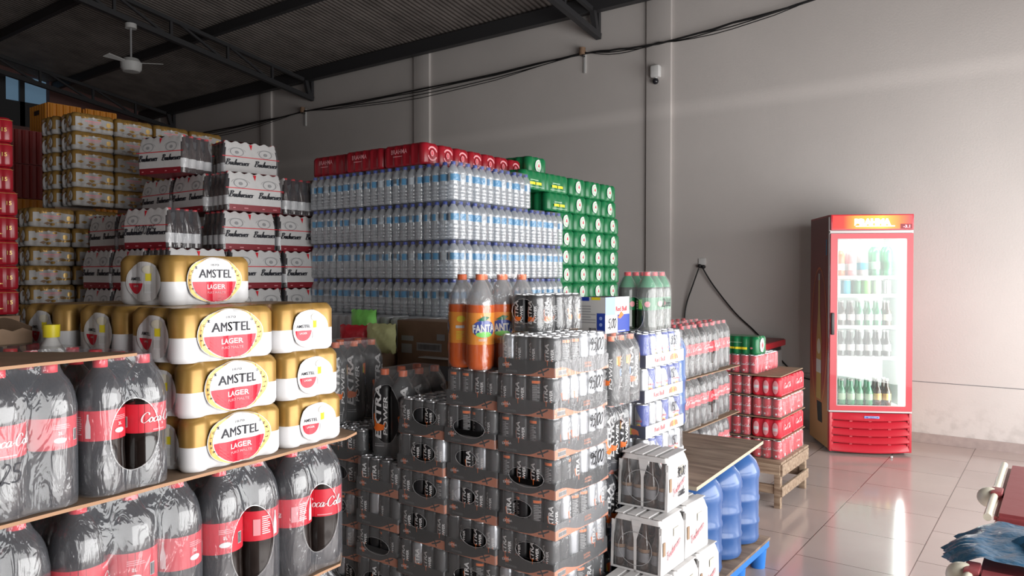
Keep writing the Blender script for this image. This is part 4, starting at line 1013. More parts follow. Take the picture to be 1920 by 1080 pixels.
def torn_film(nx, ny, r, h, holes, key='hazeC', name='shrink_wrap'):
    sc = lambda k, t: -.0022 * (1 - math.cos((t / r + (nx if k % 2 == 0 else ny)) * PI + PI)) * .5
    bm = bmesh.new(); R = []; e = .0045
    zs = [.001, .02, .035, .046, .053, .060, .068, .076, .084, .092, .100, .108, .116, h - .010]
    for z in zs: R.append((z, outline(nx * r + e, ny * r + e, r * (.8 if z > .056 or nx * ny < 20 else .2), nx * 8, ny * 8, 4, sc if z > .056 or nx * ny < 20 else None)))
    R += [(h - .002, outline(nx * r + e - .004, ny * r + e - .004, r * .8, nx * 8, ny * 8, 4, sc)), (h + .003, outline(nx * r - .010, ny * r - .010, r * .6, nx * 8, ny * 8, 4))]
    shell(bm, R, [0] * (len(R) - 1), True, 0, False)
    for k, cx, cz, ra, rb in holes:
        c, s = [(1, 0), (0, 1), (-1, 0), (0, -1)][k]; cut = []
        for f in bm.faces:
            m = f.calc_center_median(); x = m.x * c + m.y * s; d = -(-m.x * s + m.y * c)
            if d > (ny if k % 2 == 0 else nx) * r * .9 and ((x - cx) / ra) ** 2 + ((m.z - cz) / rb) ** 2 < 1: cut.append(f)
        bmesh.ops.delete(bm, geom=cut, context='FACES')
        P = [(cx + ra * math.cos(t), cz + rb * math.sin(t)) for t in [i * PI / 8 for i in range(17)]]
        d = -((ny if k % 2 == 0 else nx) * r + e)
        tube(bm, [(x * c - d * s, x * s + d * c, max(z, .003)) for x, z in P], .0012, 4, 1)
    return finish(bm, name, [key, 'rimfilm'], True)
XF = [torn_film(4, 6, XR, XH + .003, h) for h in ((), ((0, .02, .08, .062, .034),), ((0, .0, .062, .075, .034),), ((0, -.025, .085, .05, .03),))]
def xpack(full, price=None, v=0):
    sp = []
    for i in range(4):
        for j in range(6):
            if not full and not (j == 0 or i == 3): continue
            if j == 0: rz = random.choice((0, 0, .5, -.5, 2.4)); m = CAN_X[random.choice((0, 0, 0, 2, 1))]
            else: rz = PI / 2 + random.choice((0, .4, -.4, 2.2)); m = CAN_X[random.choice((0, 2, 2, 1))]
            if price and i == 3 and j >= 3: m = CAN_X[3]
            sp.append(('can', m, ((2 * i - 3) * XR, (2 * j - 5) * XR, .0025), rz, [], None))
    sp += [('tray', XT, (0, 0, 0), 0, [('tray_print', XTA), ('tray_print', XTB)], None), ('shrink_wrap', XF[v], (0, 0, 0), 0, [], None)]
    if price:
        a = Art(); a.script(price, .085 if price[0] == '9' else .03, .092, .0215, 'black', 2, wd=.13, cal=False, jit=.06)
        sp.append(('handwritten_price', a.mesh(flat(1, 4 * XR + .0052), dx=.01), (0, 0, 0), 0, [], None))
    return sp
XP = .1375; XG = 'energy drink trays'
XC, YC = -1.373, 2.080
cols = [('front right', 9, 1.203, 0), ('second from the right', 8, 1.066, .0), ('third from the right', 7, .9285, .0), ('fourth from the right', 6, .665, .0), ('leftmost', 6, .758, .03)]
names = ['front right column', 'second column', 'third column', 'fourth column', 'leftmost column']
for c, (nm, n_, z0, dy) in enumerate(cols):
    for t in range(n_):
        z = z0 - XP * t
        if z < -.01: continue
        pr = '95,00' if (c == 0 and t < 4) else None
        jit = (random.uniform(-.006, .006), random.uniform(-.005, .008))
        x = XC - .1205 - .2445 * c + jit[0]; y = YC + .182 + dy + jit[1]
        spawn('energy_drink_tray', xpack(t == 0, pr, 0 if c == 0 and t < 2 else random.randrange(4)), (x, y, z), random.uniform(-.004, .004),
              'energy drink tray, %s, %s%s' % (TIER[t], names[c], ', price on its bright side' if pr else ''), 'tray of cans', XG)
# loose film packs on the first tray
def xsmall(nx, ny):
    sp = []
    for i in range(nx):
        for j in range(ny):
            sp.append(('can', CAN_X[random.choice((0, 0, 2))], ((2 * i - nx + 1) * XR, (2 * j - ny + 1) * XR, .001), (0 if j == 0 else PI / 2 + random.uniform(-.7, .3)), [], None))
    sp.append(('shrink_wrap', torn_film(nx, ny, XR, XH, ((0, 0, .075, .05, .045),) if ny == 2 else (), 'hazeL'), (0, 0, 0), 0, [], None)); return sp
spawn('energy_can_pack', xsmall(2, 2), (-1.555, 2.225, 1.3445), 0, 'small pack of black energy cans, nearest of the two on the top tray', 'pack of cans', 'small can packs on the top tray')
spawn('energy_can_pack', xsmall(2, 3), (-1.555, 2.225 + .158, 1.3445), 0, 'small pack of black energy cans, the one behind on the top tray', 'pack of cans', 'small can packs on the top tray')
# orange soda
FR, FH, BF = make_bottle('fanta')
fw = bottle_wrap(2, 3, FR, [(0, .98), (.05, 1), (.66, 1), (.78, .90), (.88, .62), (.94, .40), (1, .36)], FH, (), key='hazeF')
sp = pack_spec(2, 3, FR, BF, fw, None, lambda i, j: (-2.65 if i == 0 else -.45) if j == 0 else random.uniform(0, 6))
a = Art(); a.stroke([(.06, .14), (.075, .11), (.085, .12)], .003, 'ink', 2); a.stroke([(.085, .18), (.09, .10), (.09, .06)], .0035, 'ink', 2)
sp.append(('handwritten_price', a.mesh(flat(1, 2 * FR + .001), dx=.01), (0, 0, 0), 0, [], None))
spawn('orange_soda_pack', sp, (-1.738, 2.215, 1.2065), math.radians(-10), 'clear-wrapped pack of orange soda bottles standing beside the top energy drink tray', 'pack of bottles')
# large energy bottles
PR, PH, BP2 = make_bottle('pet2'); QR, QH, BP1 = make_bottle('pet1')
pw = bottle_wrap(2, 3, PR, PET_PROF, PH, (), key='hazeC'); pw2 = bottle_wrap(2, 3, PR, PET_PROF, PH, (0,), (.075, .12), .5, key='hazeC')
qw = bottle_wrap(3, 3, QR, PET_PROF, QH, (), key='hazeC'); qw2 = bottle_wrap(2, 3, QR, PET_PROF, QH, (1,), (.07, .08), .45, key='haze')
rr = lambda i, j: PI / 2 + random.choice((0, -.9, .5, -1.6))
for x, y, z, rz, w, l in ((-2.222, 2.27, .8055, .05, pw2, 'large black energy bottle pack with orange caps on the lower can trays, open film front'),
                          (-2.62, 2.27, .8985, -.06, pw, 'large black energy bottle pack right beside the lager rack, tall white lettering'),
                          (-2.00, 2.62, .801, .0, pw, 'black energy bottle pack with printed orange labels behind the middle trays'),
                          (-1.78, 2.63, .801, .0, pw, 'black energy bottle pack mostly hidden behind the second tray column')):
    spawn('energy_bottle_pack', pack_spec(2, 3, PR, BP2, w, None, lambda i, j: (random.choice((0, .15, -.2)) + (.9 if i else .25) if j == 0 else rr(i, j))), (x, y, z), rz, l, 'pack of bottles', 'large energy bottle packs')
support(-2.15, -1.66, 2.49, 2.80, .80, 'wide carton under the rear energy bottle packs')
for z, l in ((1.054, 'upper row of dark energy bottles with orange caps between the trays and the blue-silver cans'),):
    spawn('energy_bottle_pack', pack_spec(3, 3, QR, BP1, qw, None, rr), (-1.348 - .1155, 2.455 + .117, z), 0, l, 'pack of bottles', 'small energy bottle packs')
for z, l in ((.790, 'torn-wrapped energy bottle pack with orange caps behind the white cartons'), (.527, 'energy bottle pack hidden low behind the white cartons'), (.264, 'energy bottle pack at the base behind the white cartons')):
    spawn('energy_bottle_pack', pack_spec(2, 3, QR, BP1, qw2, None, rr), (-1.39 - .077, 2.455 + .117, z), 0, l, 'pack of bottles', 'small energy bottle packs')
support(-1.54, -1.39, 2.46, 2.68, .262, 'small carton under the energy bottle packs'); support(-1.59, -1.553, 2.46, 2.68, 1.053, 'narrow carton beside the stacked energy bottle packs')
# blue and white printed carton
o = tag(obj('energy_drink_carton', None, None, (-1.512, 2.665, 1.3175)), 'blue, grey and white printed carton standing on the orange-capped bottles', 'carton')
obj('carton_body', boxme('c', (-.062, .062, -.10, .10, 0, .143), ['tray_grey'], .002), o)
a = Art(); a.rect(-.062, .062, 0, .143, 'dirty_white', 0); a.rect(-.062, -.01, .128, .143, 'blue', 1); a.rect(.0, .04, .132, .143, 'yellow', 1); a.lines(-.055, .02, .04, .115, 7, 'grey', 1); a.rect(.025, .062, 0, .08, 'blue', 1); a.barcode(-.01, .022, .004, .022, 1); a.ell(.043, .06, .007, .007, 'pale_blue', 2); a.ell(.043, .035, .007, .007, 'pale_blue', 2)
obj('carton_print', a.mesh(flat(0, .1003), dx=0), o)
a = Art(); a.rect(-.10, .10, 0, .143, 'white', 0); a.rect(-.10, -.02, .072, .143, 'pale_blue', 1); a.rect(.0, .10, .0, .072, 'blue', 1); a.text('Red Bull', .03, .095, .020, 'red', 2, w=.09); a.lines(.0, .09, .004, .012, 1, 'white', 2); a.poly([(.0, .06), (.03, .085), (.05, .07), (.02, .055)], 'orange', 2); a.script('5,00', -.05, .035, .018, 'ink', 3, wd=.1, cal=False, jit=.1)
obj('carton_print', a.mesh(flat(1, .0623), dx=0), o)
# blue and silver cans
BR = .0315; BHt = .143
CAN_R = [can_mesh('energy_can', BR * .93, .139, 'blue', bull_art(BR * .93, .139)), can_mesh('energy_can', BR * .93, .139, 'can_silver', bull_art(BR * .93, .139))]
hx, hy = 4 * BR + .002, 6 * BR + .002
bm = bmesh.new(); traybox(bm, hx, hy, .052); RT = finish(bm, 'tray', ['white'])
def bullmark(a, x, z, s, k='red', ly=2):
    a.ell(x, z, .012 * s, .012 * s, 'yellow', ly)
    for m in (-1, 1):
        a.poly([(x + m * .003 * s, z - .004 * s), (x + m * .012 * s, z - .012 * s), (x + m * .022 * s, z - .008 * s), (x + m * .034 * s, z - .012 * s), (x + m * .030 * s, z + .004 * s), (x + m * .014 * s, z + .011 * s), (x + m * .004 * s, z + .006 * s)], k, ly + 1)
a = Art(); a.rect(-hx, hx, .0005, .052, 'blue', 0); bullmark(a, hx * .45, .026, 1.2, 'orange'); RTA = a.mesh(flat(0, hy), dx=0)
a = Art(); a.rect(-hy, hy, .0005, .052, 'white', 0); a.text('Red Bull', -hy * .30, .026, .020, 'red', 1, w=.10, bold=.03); bullmark(a, hy * .45, .027, 1.2, 'orange'); RTB = a.mesh(flat(1, hx), dx=0)
RF = torn_film(4, 6, BR, BHt, ())
for t in range(8):
    z = 1.308 - .149 * (t + 1)
    sp = []
    for i in range(4):
        for j in range(6):
            if t and not (i == 3 or j == 0): continue
            sp.append(('can', random.choice(CAN_R), ((2 * i - 3) * BR, (2 * j - 5) * BR, .0025), (PI / 2 if i == 3 and j else 0) + random.uniform(-1, 1), [], None))
    sp += [('tray', RT, (0, 0, 0), 0, [('tray_print', RTA), ('tray_print', RTB)], None), ('shrink_wrap', RF, (0, 0, 0), 0, [], None)]
    if t < 4:
        a = Art(); a.script(('8,50', '150', '150', '150')[t], .07, .098, .019, 'ink', 2, wd=.12, cal=False, jit=.08); sp.append(('handwritten_price', a.mesh(flat(1, hx + .005), dx=.01), (0, 0, 0), 0, [], None))
    spawn('energy_drink_tray', sp, (-1.407 - hx + random.uniform(-.004, .004), 2.83 + hy, z), 0, 'white and blue tray of blue-silver cans, %s in its column' % TIER[t], 'tray of cans', 'blue and silver can trays')
support(-1.65, -1.41, 2.84, 3.2, .114, 'low carton at the foot of the blue and silver can column')
# green soda pack on top
GR, GH = .043, .25
m = bottle_mesh('bottle', GR, GH, 'soda', ['green_dark', 'green_glass'], .74); gc = cap_mesh('cap', GR * .34, GH * .93, GH, 'cap_red')
a = Art(); a.rect(-.012, .006, GH * .38, GH * .54, 'light_green', 1); a.ell(.028, GH * .46, .012, .012, 'pink', 1); a.lines(-.03, -.016, GH * .38, GH * .54, 4, 'white', 2)
gl = sleeve('label', GR * .99, GH * .36, GH * .57, 'green', [(a, -PI / 2), (b3(GH * .46), PI * .4)])
gw = bottle_wrap(2, 3, GR, COLA_PROF, GH, (0,), (.05, .07), .3, key='hazeC')
sp = pack_spec(2, 3, GR, ('bottle', m, [('cap', gc), ('label', gl)]), gw, None, lambda i, j: random.uniform(-.4, .6))
a = Art(); a.script('2L 6,66', .03, .115, .017, 'ink', 2, wd=.11, cal=False, jit=.06); sp.append(('handwritten_price', a.mesh(flat(1, 2 * GR + .001), dx=.01), (0, 0, 0), 0, [], None))
spawn('green_soda_pack', sp, (-1.47, 2.945, 1.3115), math.radians(5), 'green soda bottles with red caps standing on the blue and silver can column', 'pack of bottles')
# white beer cartons
def white_carton():
    hx, hy, h = .1015, .105, .197; sp = []
    bm = bmesh.new(); R = []
    for z, i in ((0, .002), (.01, 0), (.15, .002), (.178, .010), (.195, .018)): R.append((z, outline(hx - i, hy - i, .006, 8, 8, 2)))
    shell(bm, R, [0] * 4, True, 0)
    for f in bm.faces:
        c = f.calc_center_median()
        if abs(c.y) > hy - .022 and .003 < c.z < .175 and len(f.verts) == 4 and abs(abs(c.x) - .0) > .007 and abs(c.x) < hx - .006: f.material_index = 1
    sp.append(('carton_wrap', finish(bm, 'wrap', ['paper', 'hazeL'], True), (0, 0, 0), 0, [], None))
    for i in range(4):
        bm = bmesh.new(); x = (-.078, -.026, .026, .078)[i]
        box(bm, x - .019, x + .019, -hy + .02, hy - .02, .196, .201); bmesh.ops.bevel(bm, geom=bm.edges[:], offset=.002, segments=1, affect='EDGES'); sp.append(('carton_flap', finish(bm, 'flap', ['paper']), (0, 0, 0), 0, [], None))
    b = bottle_mesh('bottle', .024, .188, 'longneck', ['amber', 'amber'], seg=12); lb = sleeve('label', .0245, .035, .07, 'tray_grey', [], 12); nl = sleeve('neck_label', .0247, .072, .084, 'carton_brown', [], 12); cp = cap_mesh('cap', .0125, .178, .187, 'gold', 10)
    for i in range(4):
        for j in (0, 3): sp.append(('bottle', b, ((2 * i - 3) * .0249, (2 * j - 3) * .0250, .001), 0, [('label', lb), ('neck_label', nl), ('cap', cp)], None))
    zin = lambda y: 0 if y < .15 else (y - .15) * .35
    a = Art(); a.poly([(-.005, .0), (.005, .0), (.006, .12), (.022, .185), (-.022, .185), (-.006, .12)], 'paper', 1); a.rect(-.101, -.090, .0, .175, 'paper', 1); a.rect(.090, .101, 0, .175, 'paper', 1); a.rect(-.1, .1, 0, .008, 'paper', 1)
    sp.append(('carton_divider', a.mesh(lambda x, y, l: (x, -(hy - zin(y) + .0015 + l), y), dx=0), (0, 0, 0), 0, [], None))
    a = Art(); a.ring(0, .085, .068, .062, .0025, 'grey', 2, 28); sp.append(('film_rim', a.mesh(lambda x, y, l: (x, -(hy + .0015 + l), y), dx=0), (0, 0, 0), 0, [], None))
    a = Art(); a.script('Budweiser', 0, .078, .015, 'pink', 2, wd=.12, rot=.35); a.rect(-.09, -.07, .07, .12, 'cardboard', 1); a.rect(.0, .05, .12, .15, 'cream', 1)
    fn = lambda x, y, l: (hx - zin(y) + .001 + l, x, y)
    sp.append(('side_print', a.mesh(fn, dx=0), (0, 0, 0), 0, [], None)); return sp
SPW = white_carton()
def wc(x, y, z, rz, lab, price=False):
    sp = list(SPW)
    if price:
        a = Art(); a.script('30,00', .02, .125, .017, 'ink', 3, wd=.15, cal=False, jit=.06); a.script('balde', .02, .055, .016, 'ink', 3, wd=.14, cal=False) if False else a.script('cada', .02, .052, .016, 'ink', 3, wd=.14, cal=False)
        sp.append(('handwritten_price', a.mesh(lambda x, y, l: (.1025 + l, x, y), dx=0), (0, 0, 0), 0, [], None))
    spawn('beer_carton', sp, (x, y, z), rz, lab, 'carton of bottles', 'white beer cartons')
wc(-1.279, 2.648, .669, .03, 'topmost white beer carton with a price scribbled on its bright side', True)
wc(-1.252, 2.545, .467, .0, 'white beer carton nearest the viewer in the second layer, bottles visible through film'); wc(-1.250, 2.765, .467, -.04, 'white beer carton behind the near one in the second layer')
for t in (0, 1):
    for j in range(3): wc(-1.227 - .002 * j, 2.41 + .216 * j + .0, .265 - .202 * t, .02 * (1 - j), 'white beer carton in the %s layer, %s from the viewer' % (('third', 'bottom')[t], ORD[j]))
o = tag(obj('wooden_board', boxme('wb', (-1.345, -1.11, 2.28, 2.97, .0, .06), ['wood'], .003)), 'thick wooden board under the white beer cartons', 'board')
# blue plastic pallet, jugs, board
o = tag(obj('blue_pallet', None, None, (-1.625, 3.62, 0)), 'bright blue plastic pallet with a wooden deck under the blue water jugs', 'pallet')
obj('pallet_deck', boxme('deck', (-.36, .37, -.39, .385, .135, .15), ['plywood'], .002), o, label='worn wooden deck sheet')
bm = bmesh.new()
for x0, x1 in ((-.36, -.28), (-.04, .04), (.285, .365)): box(bm, x0, x1, -.385, .38, .098, .134)
for y0, y1 in ((-.385, -.30), (-.04, .04), (.30, .38)): box(bm, -.28, .285, y0, y1, .100, .132)
obj('pallet_frame', finish(bm, 'frame', ['pallet_blue']), o)
for x in (-.32, 0, .325):
    for y in (-.33, 0, .32):
        bm = bmesh.new(); lathe(bm, [(0, 0, 0), (.036, 0, 0), (.044, .1, 0), (0, .1, 0)], 16); obj('foot', finish(bm, 'foot', ['pallet_blue'], True), o, (x, y, 0))
JR = .127
JP = [(0, .01, 0), (.7, 0, 0), (.93, .012, 0), (.985, .03, 0), (.965, .045, 0), (.965, .10, 0), (1, .112, 0), (1, .122, 0), (.965, .134, 0), (.965, .215, 0), (1, .228, 0), (1, .24, 0), (.965, .253, 0), (.965, .335, 0), (1, .35, 0), (1, .375, 0), (.96, .392, 0), (.85, .425, 0), (.62, .455, 0), (.35, .472, 0), (.21, .478, 0), (.20, .49, 0)]
bm = bmesh.new(); lathe(bm, [(r * JR, z, 0) for r, z, _ in JP], 36); JM = finish(bm, 'jug_body', ['jug_blue'], True)
bm = bmesh.new(); lathe(bm, [(JR * .22, .478, 0), (JR * .235, .482, 0), (JR * .235, .497, 0), (JR * .2, .50, 0), (0, .50, 0)], 20); JC = finish(bm, 'jug_cap', ['dirty_white'], True)
bm = bmesh.new()
for i in range(3): lathe(bm, [(JR * .99, .148 + .022 * i, 0), (JR * 1.0, .152 + .022 * i, 0), (JR * .99, .156 + .022 * i, 0)], 36)
def jug(x, y, z, lab):
    o = tag(obj('water_jug', None, None, (x, y, z)), lab, 'water jug', 'blue water jugs'); obj('jug_body', JM, o); obj('jug_cap', JC, o)
for j, (y, w) in enumerate(((3.862, 'rightmost of the front row'), (3.60, 'middle one of the front row'), (3.338, 'leftmost of the front row, beside the white cartons'))):
    jug(-1.40, y, .1505, 'blue water jug on the blue pallet, ' + w)
for j, y in enumerate((3.862, 3.60, 3.338)): jug(-1.67 - (.12 if j == 2 else 0), y, .1505, 'blue water jug in the hidden back row under the board, %s from the crate' % ORD[j])
P = [(-1.86, 3.225), (-1.395, 3.225), (-1.395, 2.93), (-1.222, 2.93), (-1.283, 3.965), (-1.86, 3.90)]
bm = bmesh.new(); lo = [bm.verts.new((x, y, .652)) for x, y in P]; hi = [bm.verts.new((x, y, .668)) for x, y in P]; bm.faces.new(hi); bm.faces.new(lo[::-1])
for i in range(6): f = bm.faces.new((lo[i], lo[(i + 1) % 6], hi[(i + 1) % 6], hi[i])); f.material_index = 1
tag(obj('plywood_board', finish(bm, 'pb', ['plywood', 'ply_edge'])), 'worn plywood board lying on top of the blue water jugs', 'board')
o = tag(obj('cardboard_carton', boxme('c', (-1.70, -1.53, 3.25, 3.36, .669, .81), ['carton_brown'], .004)), 'low carton on the plywood board, behind the blue and silver cans', 'carton')
jug(-1.605, 3.385, .811, 'single blue water jug standing high behind the blue and silver can column')
# ------------------------------------------------------------------ cola rack at the back
R6, H6, B6 = make_bottle('cola06')
w6 = bottle_wrap(2, 3, R6, COLA_PROF, H6, (1,), (.06, .075), .42, key='hazeC'); w6b = bottle_wrap(2, 3, R6, COLA_PROF, H6, (), key='hazeC')
CW = 6 * R6 + .006
for t, z in enumerate((.951, .645, .339)):
    for j in range(3):
        for i in range(2):
            spawn('cola_pack', pack_spec(2, 3, R6, B6, w6 if j == 1 else w6b, None, lambda i, j: random.uniform(-.6, .8)), (-1.75 - R6 * 2 - i * .19 - (.03 if j == 2 else 0), 4.02 + CW * (j + .5), z), 0,
                  'small cola pack, back rack, %s tier, %s from the viewer, %s row' % (('top', 'middle', 'low')[t], ORD[j], ('front', 'back')[i]), 'pack of bottles', 'cola packs in the back rack')
for z, l in ((.950, 'upper'), (.644, 'lower')):
    o = tag(obj('cardboard_sheet', boxme('s', (-2.12, -1.735, 4.0, 4.88, z - .006, z), ['cardboard'])), '%s cardboard sheet between the cola tiers of the back rack' % l, 'cardboard sheet', 'back rack sheets')
support(-2.11, -1.76, 4.03, 4.86, .338, 'carton at the foot of the back cola rack'); 
# ------------------------------------------------------------------ wooden crate with cola cans
o = tag(obj('wooden_crate_stand', None, None, (-1.76, 5.31, 0)), 'rough wooden slatted stand carrying the red cola cans', 'wooden stand')
for x in (-.235, .235):
    for y in (-.29, .29): obj('leg', boxme('leg', (x - .02, x + .02, y - .022, y + .022, 0, .29), ['wood'], .002), o)
for y in (-.315, .315): obj('rail', boxme('rail', (-.255, .255, y - .009, y + .009, .225, .295), ['wood'], .002), o); obj('rail', boxme('rail', (-.215, .215, y * .93 - .009, y * .93 + .009, .09, .15), ['wood'], .002), o)
for x in (-.262, .262): obj('side_rail', boxme('rail', (x - .008, x + .008, -.31, .31, .215, .295), ['wood'], .002), o); obj('side_rail', boxme('rail', (x - .008, x + .008, -.31, .31, .08, .145), ['wood'], .002), o)
for i in range(5): obj('deck_slat', boxme('slat', (-.265, .265, -.325 + .133 * i, -.325 + .118 + .133 * i, .296, .312), ['wood'], .002), o)
cR = .0335
clearR = [canpack(3, 4, cR, .124, CAN_C, None if k else (lambda i, j: True), key='hazeL') for k in range(2)]
clearL = [canpack(4, 4, cR, .124, CAN_C, lambda i, j: j == 0 or i in (0, 3), key='hazeL') for k in range(2)]
def redside(w):
    a = Art(); a.script('Coca-Cola', 0, .065, .017, 'white', 1); a.lines(-w, w, .01, .016, 1, 'pink', 1)
    return a
def redend():
    a = Art()
    for k in (-1, 0, 1): a.poly([(k * .064 + .02 * math.cos(t), .062 + .045 * math.sin(t)) for t in [i * PI / 8 for i in range(16)]], 'pink', 1); a.rect(k * .064 - .015, k * .064 + .015, .05, .07, 'white', 2)
    return a
SP_CR = printed('colared', 3, 4, cR, .124, 'cola_red', 'cola_red', .06, {0: ('end_print', redend(), None), 1: ('side_print', redside(.12), None)}, dip=.006)
TN = ('bottom', 'second', 'third', 'fourth')
for t in range(4):
    z = .3125 + .1405 * t
    for j in range(2):
        y = 5.035 + 4 * cR + (8 * cR + .008) * j
        pr = t in (1, 3)
        spawn('cola_can_pack', SP_CR if pr else clearR[j], (-1.512 - 3 * cR, y, z + .001), random.uniform(-.02, .02), ('solid red printed' if pr else 'clear-wrapped') + ' cola can pack, %s layer on the wooden stand, right %s' % (TN[t], ('front', 'rear')[j]), 'pack of cans', 'cola can packs on the wooden stand')
        spawn('cola_can_pack', clearL[j], (-1.512 - 6 * cR - .006 - 4 * cR, y, z + .001), random.uniform(-.02, .02), 'clear-wrapped cola can pack, %s layer on the wooden stand, left %s' % (TN[t], ('front', 'rear')[j]), 'pack of cans', 'cola can packs on the wooden stand')
    if t < 3: tag(obj('cardboard_sheet', boxme('s', (-1.995, -1.51, 5.03, 5.59, z + .1335, z + .1385), ['cardboard'])), 'thin cardboard sheet above the %s layer of cola cans on the stand' % TN[t], 'cardboard sheet', 'stand sheets')
bm = bmesh.new(); Q = [(-1.99, 5.02), (-1.60, 5.01), (-1.515, 5.035), (-1.53, 5.60), (-1.99, 5.60)]; z = .3125 + .1405 * 3 + .134
lo = [bm.verts.new((x, y, z)) for x, y in Q]; hi = [bm.verts.new((x, y, z + .006)) for x, y in Q]; bm.faces.new(hi); bm.faces.new(lo[::-1])
for i in range(5): bm.faces.new((lo[i], lo[(i + 1) % 5], hi[(i + 1) % 5], hi[i]))
tag(obj('cardboard_sheet', finish(bm, 'cs', ['cardboard'])), 'brown cardboard sheet lying on the red cola packs, under the green pack', 'cardboard sheet')
z += .007
spawn('cola_can_pack', canpack(5, 3, .0315, .124, CAN_C, key='haze'), (-1.99 + 5 * .0315, 5.045 + .095, z), 0, 'single clear-wrapped cola can pack under the green pack', 'pack of cans', 'cola can packs on the wooden stand')
spawn('cola_can_pack', canpack(3, 4, .0315, .124, CAN_C, key='haze'), (-1.765, 5.045 + .195 + .13, z), 0, 'clear-wrapped cola can pack behind the green pack on the cardboard sheet', 'pack of cans', 'cola can packs on the wooden stand')
a = Art(); a.rect(-.085, .0, .036, .05, 'yellow', 1); a.rect(.004, .085, .034, .05, 'yellow', 1); a.lines(-.05, .05, .080, .086, 1, 'pale_green', 1); a.ell(-.115, .045, .012, .008, 'pink', 1); a.ell(.115, .045, .01, .007, 'pink', 1)
b = Art(); b.ell(0, .062, .044, .048, 'white', 1); b.ell(0, .062, .022, .026, 'pink', 2); b.ell(0, .062, .012, .014, 'red', 3)
SP_GU = printed('guarana', 5, 3, .0318, .122, 'green', 'green', .06, {0: ('side_print', a, None), 1: ('end_print', b, None)}, dip=.009)
spawn('green_can_pack', SP_GU, (-1.99 + 5 * .0315, 5.045 + .095, z + .129), 0, 'green can pack with yellow bands on top of the red cola cans', 'pack of cans')
# ------------------------------------------------------------------ chest freezer
o = tag(obj('chest_freezer', None, None, (-2.22, 6.35, 0), math.radians(2)), 'white chest freezer with a red lid against the back wall', 'chest freezer')
obj('freezer_body', boxme('fb', (-1.25, -.02, .02, 1.28, .03, .80), ['dirty_white'], .01), o)
obj('freezer_lid', boxme('fl', (-1.27, .0, .0, 1.30, .84, .91), ['maroon'], .012), o, label='red lid with a faded maroon top')
bm = bmesh.new(); box(bm, -1.275, .005, -.006, -.001, .845, .9); box(bm, .001, .006, -.006, 1.30, .845, .9); obj('lid_edge', finish(bm, 'le', ['cap_red']), o)
obj('lid_gasket', boxme('fg', (-1.24, -.03, .03, 1.27, .80, .84), ['black']), o)
for x in (-1.2, -.08):
    for y in (.08, 1.2): obj('foot', boxme('ft', (x - .02, x + .02, y - .02, y + .02, 0, .03), ['black']), o)
# ------------------------------------------------------------------ upright drinks cooler
FW, FD, FA = .675, .60, math.radians(29.5)
def gradmat(name, stops, strength, axis=0, scale=1.0):
    m = bpy.data.materials.new(name); N, L = nodes(m); p = N['Principled BSDF']; tc = N.new('ShaderNodeTexCoord'); s = N.new('ShaderNodeSeparateXYZ'); L.new(tc.outputs['Object'], s.inputs[0])
    mu = N.new('ShaderNodeMath'); mu.operation = 'MULTIPLY'; mu.inputs[1].default_value = scale; L.new(s.outputs[axis], mu.inputs[0])
    r = N.new('ShaderNodeValToRGB'); e = r.color_ramp.elements
    while len(e) < len(stops): e.new(.5)
    for k, (q, c) in enumerate(stops): e[k].position = q; e[k].color = (*c, 1)
    L.new(mu.outputs[0], r.inputs[0]); L.new(r.outputs[0], p.inputs['Base Color']); L.new(r.outputs[0], p.inputs['Emission Color']); p.inputs['Emission Strength'].default_value = strength; return m
MT['sign'] = gradmat('sign', [(0, (.55, .01, .01)), (.15, (.75, .02, .01)), (.3, (1, .22, .02)), (.62, (1, .35, .04)), (.85, (.9, .12, .03)), (1, (.6, .02, .05))], 1.1, 0, 1 / FW)
MT['cabinet_side'] = gradmat('cabinet_side', [(0, (.42, .22, .09)), (.2, (.46, .20, .08)), (.3, (.36, .06, .045)), (.5, (.36, .07, .06)), (1, (.25, .07, .07))], 0, 2, .5)
A('lamp', (1, 1, 1), .5, emis=(.90, 1, .97), estr=28); A('sign_text', (1, 1, .9), .5, emis=(1, .95, .8), estr=2.5); A('digit', (1, .2, .2), .5, emis=(1, .25, .3), estr=2.5)
A('inner_white', (.85, .9, .88), .5); A('cooler_red', (.55, .022, .04), .38, coat=.2)
o = tag(obj('drinks_cooler', None, None, (-1.654, 6.857, 0), FA), 'tall red upright drinks cooler with a lit glass door standing at the right', 'drinks cooler')
obj('inner_liner', boxme('il', (.030, .034, .05, FD - .03, .395, 1.90), ['inner_white']), o); obj('inner_liner', boxme('il2', (FW - .034, FW - .030, .05, FD - .03, .395, 1.90), ['inner_white']), o)
bm = bmesh.new(); box(bm, 0, .03, .02, FD, .03, 2.055); obj('side_panel', finish(bm, 'sp', ['cabinet_side']), o, label='dark red and brown side with a printed beer bottle')
obj('side_panel', boxme('sp2', (FW - .03, FW, .02, FD, .03, 2.055), ['cabinet_side']), o)
obj('back_panel', boxme('bp', (.03, FW - .03, FD - .03, FD, .03, 2.055), ['inner_white']), o)
obj('top_panel', boxme('tp', (0, FW, .02, FD, 2.055, 2.07), ['brick_red']), o); obj('inner_ceiling', boxme('ic', (.03, FW - .03, .05, FD - .03, 1.90, 1.93), ['inner_white']), o)
obj('inner_floor', boxme('if', (.03, FW - .03, .05, FD - .03, .36, .395), ['inner_white']), o)
for x in (.05, FW - .05):
    for y in (.07, FD - .06): obj('foot', boxme('ft', (x - .02, x + .02, y - .02, y + .02, 0, .03), ['black']), o)
